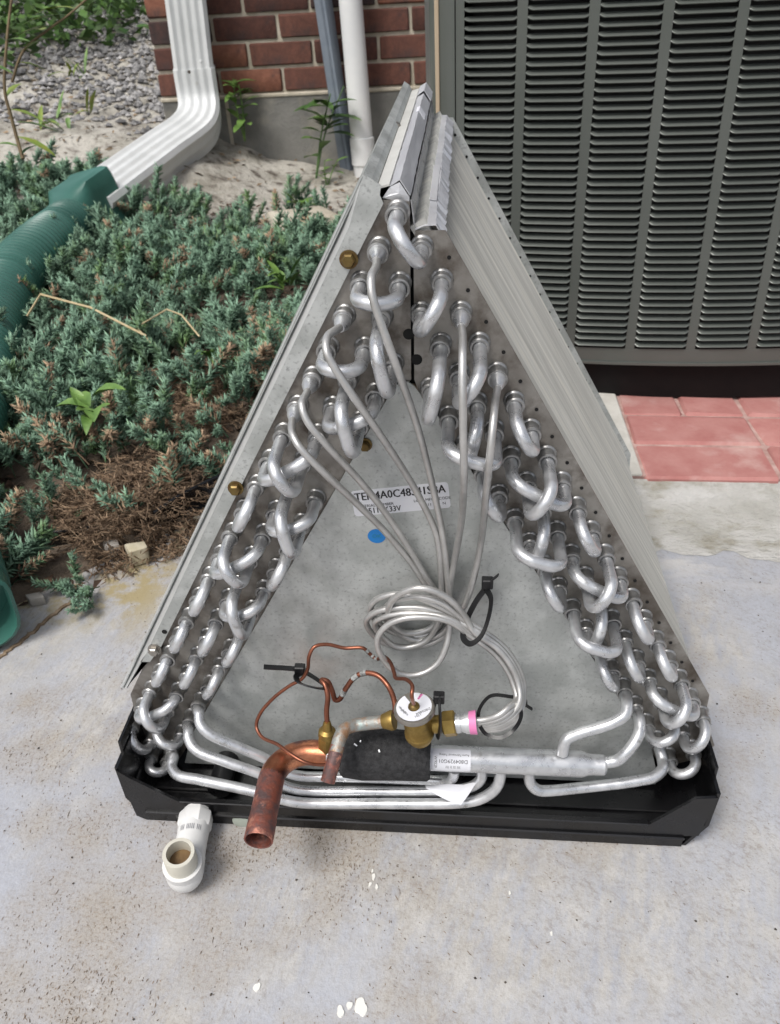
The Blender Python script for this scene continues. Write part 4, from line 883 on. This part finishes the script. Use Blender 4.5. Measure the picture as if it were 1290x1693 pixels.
for p in Vt:
    a = p[0]/th_; sx_ = np.cross(fd, np.array([0, 0, 1.])); sx_ /= np.linalg.norm(sx_); V.append(f0+fd*(.027-p[1])+th_*(np.array([0, 0, 1.])*math.cos(a)+sx_*math.sin(a)*(1 if sx_[0] > 0 else -1)))
mesh('print', (np.array(V), Ft), mat('faded_ink', (.20, .20, .22), rough=.6), fit, False)
# ================================================================== PLANTS AND LITTER
def cones(base, tip, r, tint0, tint1):
    """many thin tapered needles at once; arrays (m,3)"""
    base = np.asarray(base); tip = np.asarray(tip); m = len(base); d = tip-base; L_ = np.linalg.norm(d, axis=1)[:, None]+1e-9; d = d/L_
    a = np.cross(d, np.where(np.abs(d[:, 2:3]) < .9, np.array([[0, 0, 1.]]), np.array([[1., 0, 0]]))); a /= np.linalg.norm(a, axis=1)[:, None]+1e-9; b = np.cross(d, a)
    r = np.broadcast_to(np.asarray(r, float).reshape(-1, 1), (m, 1)); V = np.empty((m, 4, 3))
    for j in range(3):
        q = 2*np.pi*j/3; V[:, j] = base+d*L_*.25*(j == 0)+(a*math.cos(q)+b*math.sin(q))*r
    V[:, 3] = tip; T = np.empty((m, 4)); T[:, :3] = np.asarray(tint0).reshape(-1, 1); T[:, 3] = np.asarray(tint1)
    off = (np.arange(m)*4)[:, None]; tris = np.concatenate([off+np.array([[j, (j+1) % 3, 3]]) for j in range(3)])
    return V.reshape(-1, 3), np.zeros((0, 4), int), tris, T.reshape(-1)
def fast_mesh(name, V, quads, tris, T, m, parent=None):
    me = bpy.data.meshes.new(name); nv = len(V); nq, nt = len(quads), len(tris)
    me.vertices.add(nv); me.vertices.foreach_set('co', V.astype(np.float32).ravel())
    loops = np.concatenate([quads.ravel(), tris.ravel()]).astype(np.int32); me.loops.add(len(loops)); me.loops.foreach_set('vertex_index', loops)
    me.polygons.add(nq+nt); starts = np.concatenate([np.arange(nq)*4, nq*4+np.arange(nt)*3]).astype(np.int32); me.polygons.foreach_set('loop_start', starts)
    me.update(calc_edges=True); me.validate()
    at_ = me.attributes.new('tint', 'FLOAT', 'POINT'); at_.data.foreach_set('value', T.astype(np.float32)); me.materials.append(m); me.shade_smooth()
    return link(name, me, parent, (0, 0, 0))
def shoot_template(rs):
    """one juniper shoot of unit length along +Z: stem with short scaly branchlets"""
    B = []; T_ = []; R_ = []; t0 = []; t1 = []; nb = 32; ax = np.array([0, 0, 1.])
    for i in range(nb):
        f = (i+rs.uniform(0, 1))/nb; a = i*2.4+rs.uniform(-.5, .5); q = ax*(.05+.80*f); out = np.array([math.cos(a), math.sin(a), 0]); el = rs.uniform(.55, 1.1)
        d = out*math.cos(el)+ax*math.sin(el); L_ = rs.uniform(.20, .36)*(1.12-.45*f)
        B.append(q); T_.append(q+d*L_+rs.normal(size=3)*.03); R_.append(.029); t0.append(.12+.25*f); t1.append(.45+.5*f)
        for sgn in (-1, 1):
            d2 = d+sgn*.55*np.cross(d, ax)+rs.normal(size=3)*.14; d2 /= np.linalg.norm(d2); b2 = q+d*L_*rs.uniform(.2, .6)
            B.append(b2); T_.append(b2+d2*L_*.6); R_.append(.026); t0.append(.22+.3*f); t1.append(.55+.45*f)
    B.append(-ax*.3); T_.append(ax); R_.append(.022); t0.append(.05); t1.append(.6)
    return np.array(B), np.array(T_), np.array(R_), np.array(t0), np.array(t1)
_tr = np.random.default_rng(77); TEMPL = [shoot_template(_tr) for _ in range(16)]
def shoots(P, size, lean, rs, dead=False):
    P = np.asarray(P, float); size = np.asarray(size); lean = np.asarray(lean); n = len(P); which = rs.integers(0, 16, n); out = [[], [], [], [], []]
    ax = np.column_stack([lean, np.ones(n)]); ax /= np.linalg.norm(ax, axis=1)[:, None]; u = np.cross(ax, rs.normal(size=(n, 3))); u /= np.linalg.norm(u, axis=1)[:, None]; w = np.cross(ax, u); br = rs.uniform(-.16, .16, n)
    for k in range(16):
        I = np.where(which == k)[0]
        if not len(I): continue
        B, T_, R_, t0, t1 = TEMPL[k]; M_ = np.stack([u[I], w[I], ax[I]], 1)*size[I][:, None, None]
        out[0].append((np.einsum('mk,nkj->nmj', B, M_)+P[I][:, None]).reshape(-1, 3)); out[1].append((np.einsum('mk,nkj->nmj', T_, M_)+P[I][:, None]).reshape(-1, 3))
        out[2].append((R_[None]*size[I][:, None]).ravel()); out[3].append((t0[None]+br[I][:, None]).ravel()); out[4].append((t1[None]+br[I][:, None]).ravel())
    B, T_, R_, t0, t1 = [np.concatenate(o) for o in out]; return cones(B, T_, R_, np.clip(t0, 0, 1), np.clip(t1, 0, 1))
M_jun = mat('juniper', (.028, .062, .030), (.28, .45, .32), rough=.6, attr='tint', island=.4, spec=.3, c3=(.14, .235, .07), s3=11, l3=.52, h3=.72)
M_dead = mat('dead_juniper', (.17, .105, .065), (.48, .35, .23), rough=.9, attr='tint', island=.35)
jr = np.random.default_rng(31)
def in_view_bed(n, x0, x1, y0, y1): return np.stack([jr.uniform(x0, x1, n), jr.uniform(y0, y1, n)], 1)
def blob(P, c, r): return ((P-np.array(c)[:2])**2).sum(1) < r*r
brown_c = [(atz(300, 620, .05), .085), (atz(330, 680, .04), .07), (atz(240, 800, .03), .07), (atz(300, 850, .02), .08), (atz(190, 880, .02), .06), (atz(230, 560, .05), .03)]
bare_c = [(atz(485, 385, .05), .12), (atz(230, 960, .0), .075), (atz(120, 960, .0), .05), (atz(345, 830, .0), .03)]
hosepath = np.array(pts)[:, :2]
Pj = in_view_bed(11500, -1.80, .0, .12, 2.1); d_ = bed_d(Pj[:, 0], Pj[:, 1]); keep = (d_ > .03)
lim = 1.83+.10*nz1(Pj[:, 0]*6, 1.0)-.55*np.clip(Pj[:, 0]+.35, 0, 1)+.25*(Pj[:, 0] < -.98); keep &= Pj[:, 1] < lim
for c, r in bare_c: keep &= ~blob(Pj, c, r)
hp = catmull([np.array([*p_[:2], 0]) for p_ in pts], 10)[:, :2]
keep &= np.array([np.min(((hp-p_)**2).sum(1)) > .052**2 for p_ in Pj])
dens = np.ones(len(Pj))
for c, r in brown_c: dens[blob(Pj, c, r*1.15)] = .30
clump = np.clip(.5+.55*nz2(Pj[:, 0]*19, Pj[:, 1]*19)+.35*nz3(Pj[:, 0]*41, Pj[:, 1]*41), 0, 1)
keep &= jr.uniform(size=len(Pj)) < dens*(.10+.95*clump)
clump = clump[keep]
Pj = Pj[keep]
zz = ground_z(Pj[:, 0], Pj[:, 1]); mound = .012+.062*clump*ss(.03, .16, bed_d(Pj[:, 0], Pj[:, 1]))
base = np.column_stack([Pj, zz+mound*jr.uniform(.15, 1, len(Pj))]); sz = jr.uniform(.022, .060, len(Pj))+.034*clump
cl_ = np.stack([nz1(Pj[:, 0]*16, Pj[:, 1]*16), nz2(Pj[:, 0]*16, Pj[:, 1]*16)], 1)*.7
lean = cl_+jr.normal(size=(len(Pj), 2))*.45+np.array([.12, -.22])
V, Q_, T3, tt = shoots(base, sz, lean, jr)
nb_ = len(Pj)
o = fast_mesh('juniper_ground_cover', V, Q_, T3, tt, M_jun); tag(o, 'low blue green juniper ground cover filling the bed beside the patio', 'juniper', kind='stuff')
# a sprig that has crept out on to the patio
Ps = [atz(px, py, .008) for px, py in [(90, 965), (105, 972), (118, 985), (128, 998), (140, 1006), (148, 985), (156, 972), (132, 975), (112, 962), (140, 960), (125, 955), (100, 975), (150, 995)]]
V, Q_, T3, tt = shoots(Ps, jr.uniform(.028, .045, len(Ps)), np.column_stack([jr.normal(size=len(Ps))*.8+.3, jr.normal(size=len(Ps))*.5-1.0]), jr)
o = fast_mesh('juniper_sprig', V, Q_, T3, tt, M_jun); tag(o, 'single juniper sprig lying out over the concrete patio edge', 'juniper sprig')
# brown dead growth
B = []; T_ = []
for c, r in brown_c+[(atz(420, 560, .05), .05), (atz(150, 840, .03), .05)]:
    n = int(4600*r)
    for i in range(n):
        a = jr.uniform(0, 6.28); q = np.array(c)+np.array([math.cos(a), math.sin(a), 0])*r*math.sqrt(jr.uniform()); q[2] = float(ground_z(q[0], q[1]))+jr.uniform(.005, .035)
        if bed_d(q[0], q[1]) < -.045: continue
        q[2] = max(q[2], .004); d = jr.normal(size=3); d[2] = abs(d[2])*.25-.1; d[1] -= .3; d /= np.linalg.norm(d); L_ = jr.uniform(.02, .05); B.append(q); T_.append(q+d*L_)
        for k in range(7):
            f = jr.uniform(.15, 1); b2 = q+d*L_*f; e = d+jr.normal(size=3)*.45; e /= np.linalg.norm(e); B.append(b2); T_.append(b2+e*jr.uniform(.006, .016))
T_ = np.array(T_); T_[:, 2] = np.maximum(T_[:, 2], .002); B = np.array(B)
ds = jr.uniform(size=len(base)) < .06+.20*(bed_d(base[:, 0], base[:, 1]) < .30)
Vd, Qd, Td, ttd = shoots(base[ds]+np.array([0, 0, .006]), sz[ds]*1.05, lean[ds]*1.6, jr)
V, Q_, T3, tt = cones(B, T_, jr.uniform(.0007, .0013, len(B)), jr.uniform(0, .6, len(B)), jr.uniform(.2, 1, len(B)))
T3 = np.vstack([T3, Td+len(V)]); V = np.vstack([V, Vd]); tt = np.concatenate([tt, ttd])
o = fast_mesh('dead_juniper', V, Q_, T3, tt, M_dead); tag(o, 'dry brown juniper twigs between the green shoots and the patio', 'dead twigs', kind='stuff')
# mulch chips and leaf litter
def chips(n, xr, yr, size, seed, fn=None):
    r = np.random.default_rng(seed); P = np.stack([r.uniform(*xr, n), r.uniform(*yr, n)], 1); P = P[bed_d(P[:, 0], P[:, 1]) > -.02]
    if fn is not None: P = P[fn(P)]
    z = np.maximum(ground_z(P[:, 0], P[:, 1]), -.004)+.004; V = []; F = []
    for i, (p, zc) in enumerate(zip(P, z)):
        a = r.uniform(0, 6.28); u = np.array([math.cos(a), math.sin(a), r.normal()*.25]); v = np.array([-math.sin(a), math.cos(a), r.normal()*.25]); L_ = r.uniform(.5, 1)*size; w = L_*r.uniform(.2, .5); c = np.array([*p, zc])
        V += [c-u*L_, c-v*w+[0, 0, .003], c+u*L_, c+v*w]; F.append((4*i, 4*i+1, 4*i+2, 4*i+3))
    return np.array(V), F
o = mesh('mulch', chips(5200, (-1.5, .1), (.15, 2.0), .014, 3), M_mul, None, False, origin=(0, 0, 0)); tag(o, 'dark brown bark mulch under the junipers', 'mulch', kind='stuff')
M_lit = mat('leaf_litter', (.12, .08, .05), (.35, .27, .18), rough=.9, scale=50, island=.5)
o = mesh('leaf_litter', chips(2600, (-2.6, -.2), (1.5, 3.4), .016, 4, lambda P: jr.uniform(size=len(P)) < .3+.5*(P[:, 0] < -.9)), M_lit, None, False, origin=(0, 0, 0)); tag(o, 'dry leaf crumbs scattered on the pale soil by the wall', 'leaf litter', kind='stuff')
# gravel slope beyond the downspout
M_grav = mat('gravel', (.13, .13, .135), (.36, .35, .34), rough=.85, scale=40, island=.6)
n = 9000; P = np.stack([jr.uniform(-3.2, -.85, n), jr.uniform(2.2, 4.6, n)], 1)
lo_ = 2.45+.30*jr.uniform(size=n)+.9*np.clip(-1.2-P[:, 0], -.5, 1.2)*.55+.25*nz1(P[:, 0]*3, P[:, 1]*3); P = P[(P[:, 1] > lo_) & ~((P[:, 0] > -1.0) & (P[:, 1] > 2.5))]
o = mesh('gravel', pebbles(np.column_stack([P, ground_z(P[:, 0], P[:, 1])+.006]), jr.uniform(.008, .022, len(P)), 8), M_grav, None, False, origin=(0, 0, 0)); tag(o, 'grey gravel on the slope behind the downspout', 'gravel', kind='stuff')
# leafy plants
M_leaf = mat('weed_leaf', (.07, .15, .03), (.17, .29, .07), rough=.5, scale=40, island=.2)
M_leafd = mat('dark_leaf', (.030, .08, .018), (.11, .20, .045), rough=.5, scale=9, island=.45)
M_leafy = mat('yellow_leaf', (.24, .27, .04), (.16, .25, .05), rough=.5, scale=30, island=.3)
M_stem = mat('stem', (.13, .09, .05), (.20, .15, .08), rough=.8, scale=40)
M_straw = mat('dry_straw', (.48, .37, .20), (.58, .48, .30), rough=.7, scale=60)
def leaf(b, d, L_, w, droop=.25, fold=.25):
    b = np.array(b, float); d = np.array(d, float); d /= np.linalg.norm(d); s = np.cross(d, [0, 0, 1.]); s /= np.linalg.norm(s)+1e-9; nrm = np.cross(s, d); V = []; F = []
    for i, (t, k) in enumerate([(0, .06), (.2, .6), (.45, 1), (.7, .8), (.9, .35), (1, .02)]):
        c = b+d*L_*t-np.array([0, 0, 1])*droop*L_*t*t
        V += [c-s*w*k/2+nrm*fold*w*k/2, c, c+s*w*k/2+nrm*fold*w*k/2]
    for i in range(5):
        a = 3*i; F += [(a, a+1, a+4, a+3), (a+1, a+2, a+5, a+4)]
    return np.array(V), F
def weed(name, label, base, n, L_, w, h=0.0, m=None, stem=0, group=None, spread=1.0, up=.5):
    base = np.array(base, float); t = thing(name, label, 'weed', tuple(base), group)
    if stem:
        for k in range(stem):
            tip = base+np.array([jr.normal()*.25*h, jr.normal()*.15*h, h*jr.uniform(.8, 1)]); P = catmull([base-[0, 0, .02], (base+tip)/2+jr.normal(size=3)*.06*h, tip], 6); mesh('stem', tube(P, .0022*max(1, h/.1)**.5, 6, True, np.linspace(1, .5, len(P))), m or M_leaf, t)
            for i in range(n//stem):
                f = jr.uniform(.25, 1); q = P[int(f*(len(P)-1))]; a = jr.uniform(0, 6.28); mesh('leaf', leaf(q, [math.cos(a), math.sin(a), jr.uniform(.0, .8)], L_*jr.uniform(.6, 1), w*jr.uniform(.7, 1)), m or M_leaf, t, True, 80)
    else:
        for i in range(n):
            a = jr.uniform(0, 6.28); mesh('leaf', leaf(base+jr.normal(size=3)*.008, [math.cos(a)*spread, math.sin(a)*spread, up*jr.uniform(.2, 2.6)], L_*jr.uniform(.45, 1.05), w*jr.uniform(.6, 1.0), jr.uniform(.1, .6), jr.uniform(.2, .7)), m or M_leaf, t, True, 80)
    return t
def g3(px, py, z=.05):
    p = atz(px, py, z)
    for _ in range(10): p = .5*p+.5*atz(px, py, float(ground_z(p[0], p[1]))+z)
    if p[1] > 2.50 and p[0] > -1.0: p = at(px, py, 2.49)
    return p
weed('broadleaf_weed', 'bright green weed with large oval leaves among the lower junipers', g3(155, 682, .085), 9, .066, .030)
weed('broadleaf_weed', 'weed with pointed light green leaves right of the bent straw', g3(350, 585, .07), 9, .052, .020)
weed('broadleaf_weed', 'clump of long green leaves beside the coil edge in the juniper bed', g3(470, 470, .075), 14, .075, .020, up=.9)
weed('broadleaf_weed', 'small green weed low on the soil in front of the leaning conduit', g3(500, 345, .03), 8, .09, .028, up=.9)
weed('leafy_weed', 'green weed growing from the foundation right of the downspout elbow', g3(404, 222, .02), 20, .085, .034, .18, None, 2)
weed('leafy_weed', 'tall dark leaved weed at the foundation left of the grey conduit', g3(522, 285, .02), 20, .12, .050, .26, M_leafd, 2)
weed('leafy_weed', 'little weed under the tall dark leaved one by the conduit', g3(540, 300, .01), 10, .05, .020, .08, None, 2)
# dry straw bent over the junipers
def straw(name, label, P, r=.0022):
    o = mesh(name, tube(np.array(P), r, 6), M_straw, None, True, 30); return tag(o, label, 'straw')
straw('dry_straw', 'long pale straw bent in a sharp corner across the junipers', [g3(45, 522, .09), g3(67, 486, .125), g3(150, 508, .12), g3(242, 555, .10)])
straw('dry_straw', 'short kinked straw looped beside the long pale straw', [g3(262, 580, .07), g3(226, 540, .10), g3(276, 511, .115), g3(300, 520, .11), g3(330, 556, .085)], .0017)
for i, (a, b_) in enumerate([((183, 640), (225, 600)), ((330, 370), (358, 382)), ((20, 612), (55, 618))]):
    P = catmull([g3(*a, .05), (g3(*a, .07)+g3(*b_, .07))/2+[0, 0, .008], g3(*b_, .05)], 6); o = mesh('twig', tube(P, .0018, 6), M_stem, None)
    tag(o, ['bent brown twig standing in the junipers below the straw', 'thin twig on the junipers below the pale soil', 'thin twig beside the green drain hose'][i], 'twig')
# stems with leaves in the upper left corner
for i, (pp, lab_) in enumerate([([(20, 135, 1.75), (38, 85, 1.72), (80, 48, 1.7), (112, 25, 1.68), (150, -8, 1.66)], 'slender arching stem with yellow green leaves in the upper left corner'),
                          ([(38, 262, 1.9), (30, 235, 1.9), (18, 190, 1.88), (8, 150, 1.86), (12, 60, 1.82), (20, -10, 1.8)], 'upright brown stem at the left edge of the gravel slope')]):
    P = catmull([atd(*q) for q in pp], 8); t = thing('sapling', lab_, 'sapling', tuple(P[0])); mesh('stem', tube(P, .0045 if i else .003, 7, True, np.linspace(1, .6, len(P))), M_stem, t)
    for k in range(9 if i == 0 else 6):
        q = P[int((k+.7)/10*(len(P)-1))]; a = jr.uniform(0, 6.28); mesh('leaf', leaf(q, [math.cos(a), math.sin(a)*.4, jr.uniform(-.3, .7)], jr.uniform(.05, .10), .024), M_leafy if jr.uniform() < .5 else M_leaf, t, True, 80)
for i, (px, py, dp) in enumerate([(120, 95, 2.3), (140, 110, 2.3), (60, 118, 2.2), (170, 42, 2.2), (25, 95, 1.9), (85, 190, 2.5), (118, 205, 2.6), (48, 105, 2.1)]): pass
for i, (px, py) in enumerate([(140, 125), (118, 122), (95, 195), (68, 215), (108, 215), (150, 190)]):
    b = g3(px, py, .0); weed('grass_tuft', ['pale green tuft on the gravel below the foliage', 'yellow tuft on the gravel below the foliage', 'thin tuft on the lower gravel slope', 'low tuft left on the bare slope', 'green sprout on the bare slope right of the thin tuft', 'stray blade tuft high on the bare slope'][i], b, 4, .13, .02, m=M_leafy if i % 2 else M_leaf, up=1.1)
# foliage mass behind the gravel
def leafmass(n, xr, yr, hmax, size, seed):
    r = np.random.default_rng(seed); V = []; F = []; k = 0
    for i in range(n):
        x = r.uniform(*xr); y = r.uniform(*yr); z = float(ground_z(x, y))+hmax*r.uniform()**.8*(.55+.45*nz2(x*2.1, y*2.1)); a = r.uniform(0, 6.28); e = r.uniform(-.5, .9); d = np.array([math.cos(a)*math.cos(e), math.sin(a)*math.cos(e), math.sin(e)])
        s = np.cross(d, r.normal(size=3)); s /= np.linalg.norm(s)+1e-9; L_ = size*r.uniform(.5, 1.2); c = np.array([x, y, z]); V += [c, c+d*L_*.5+s*L_*.22, c+d*L_, c+d*L_*.5-s*L_*.22]; F.append((k, k+1, k+2, k+3)); k += 4
    return np.array(V), F
fa = leafmass(9000, (-4.2, -1.0), (2.95, 5.0), .34, .075, 9)
cen = fa[0].reshape(-1, 4, 3)[:, 0]; kf = cen[:, 1] > 3.22+1.25*np.clip(cen[:, 0]+1.63, -1, 1)+.12*nz1(cen[:, 0]*7, cen[:, 1]*7)
V = fa[0].reshape(-1, 4, 3)[kf].reshape(-1, 3); F = [(4*i, 4*i+1, 4*i+2, 4*i+3) for i in range(kf.sum())]
fb = leafmass(7000, (-8.0, -1.0), (5.0, 7.5), 1.0, .11, 10)
o = mesh('shrub_foliage', join((V, F), fb), M_leafd, None, False, origin=(0, 0, 0)); tag(o, 'dark green foliage mass above the gravel slope in the upper left', 'foliage', kind='stuff')
# stones
def stone(label, px, py, s, m, seed, name='stone'):
    bm = bmesh.new(); bmesh.ops.create_cube(bm, size=2.0); bmesh.ops.bevel(bm, geom=bm.edges[:], offset=.35, segments=2, affect='EDGES', profile=.6); bmesh.ops.triangulate(bm, faces=bm.faces[:]); bm.verts.index_update(); f = hnoise(seed)
    b = g3(px, py, 0.0); b[2] = max(b[2], .0) ; V = np.array([v.co[:] for v in bm.verts]); F = [tuple(v.index for v in q.verts) for q in bm.faces]; bm.free()
    V = V+.12*np.stack([f(V[:, 1]*1.5, V[:, 2]*2), f(V[:, 2]*1.5+3, V[:, 0]*2), f(V[:, 0]*1.7+1, V[:, 1]*2)], 1); c_, s_ = math.cos(.5), math.sin(.5); V = V@np.array([[c_, s_, 0], [-s_, c_, 0], [0, 0, 1]])*np.array(s); V[:, 2] -= V[:, 2].min(); o = mesh(name, (V+b, F), m, None, True, 40); return tag(o, label, 'stone')
M_st = mat('cream_stone', (.42, .37, .25), (.55, .50, .38), rough=.9, scale=40, bump=.6, bscale=120)
M_st2 = mat('grey_stone', (.30, .28, .25), (.45, .42, .38), rough=.9, scale=40, bump=.6, bscale=120)
stone('cream coloured angular stone on the patio edge left of the coil', 240, 968, (.0135, .011, .013), M_st, 3)
stone('small whitish stone beside the soil filled patio joint', 68, 1016, (.010, .007, .006), M_st2, 4)
stone('small grey stone under the dead twigs near the patio edge', 188, 915, (.010, .008, .009), M_st2, 5)
for i, (px, py, s) in enumerate([(505, 390, .085)]):
    stone(['pale flat rock showing between the junipers beside the coil', 'large pale rock slab on the soil below the foundation', 'pale rock hump against the foundation right of the elbow'][i], px, py, (s, s*.8, s*.34), mat('pale_rock', (.42, .37, .28), (.56, .52, .43), rough=.95, scale=12, bump=.8, bscale=60, bdist=.01, c3=(.2, .17, .12), s3=25, l3=.58, h3=.7), 20+i, 'rock')
# black plastic bed edging
e = [(g3(40, 925, .012)), g3(70, 905, .018), g3(100, 890, .016), g3(160, 905, .008)]
o = thing('bed_edging', 'black plastic edging strip along the bed under the dead twigs', 'edging', tuple(atz(330, 830, 0)))
for P in ([atz(262, 868, .012), atz(300, 842, .018), atz(345, 818, .020), atz(420, 785, .020)], [atz(55, 918, .010), atz(75, 905, .014), atz(120, 898, .012), atz(180, 890, .008)]):
    mesh('strip', sweep(catmull(P, 6), np.array([(.024, -.0025), (.026, 0), (.024, .0025), (-.02, .0015), (-.02, -.0015)]), np.array([0, 0, 1.])), M_black, o, True, 40)
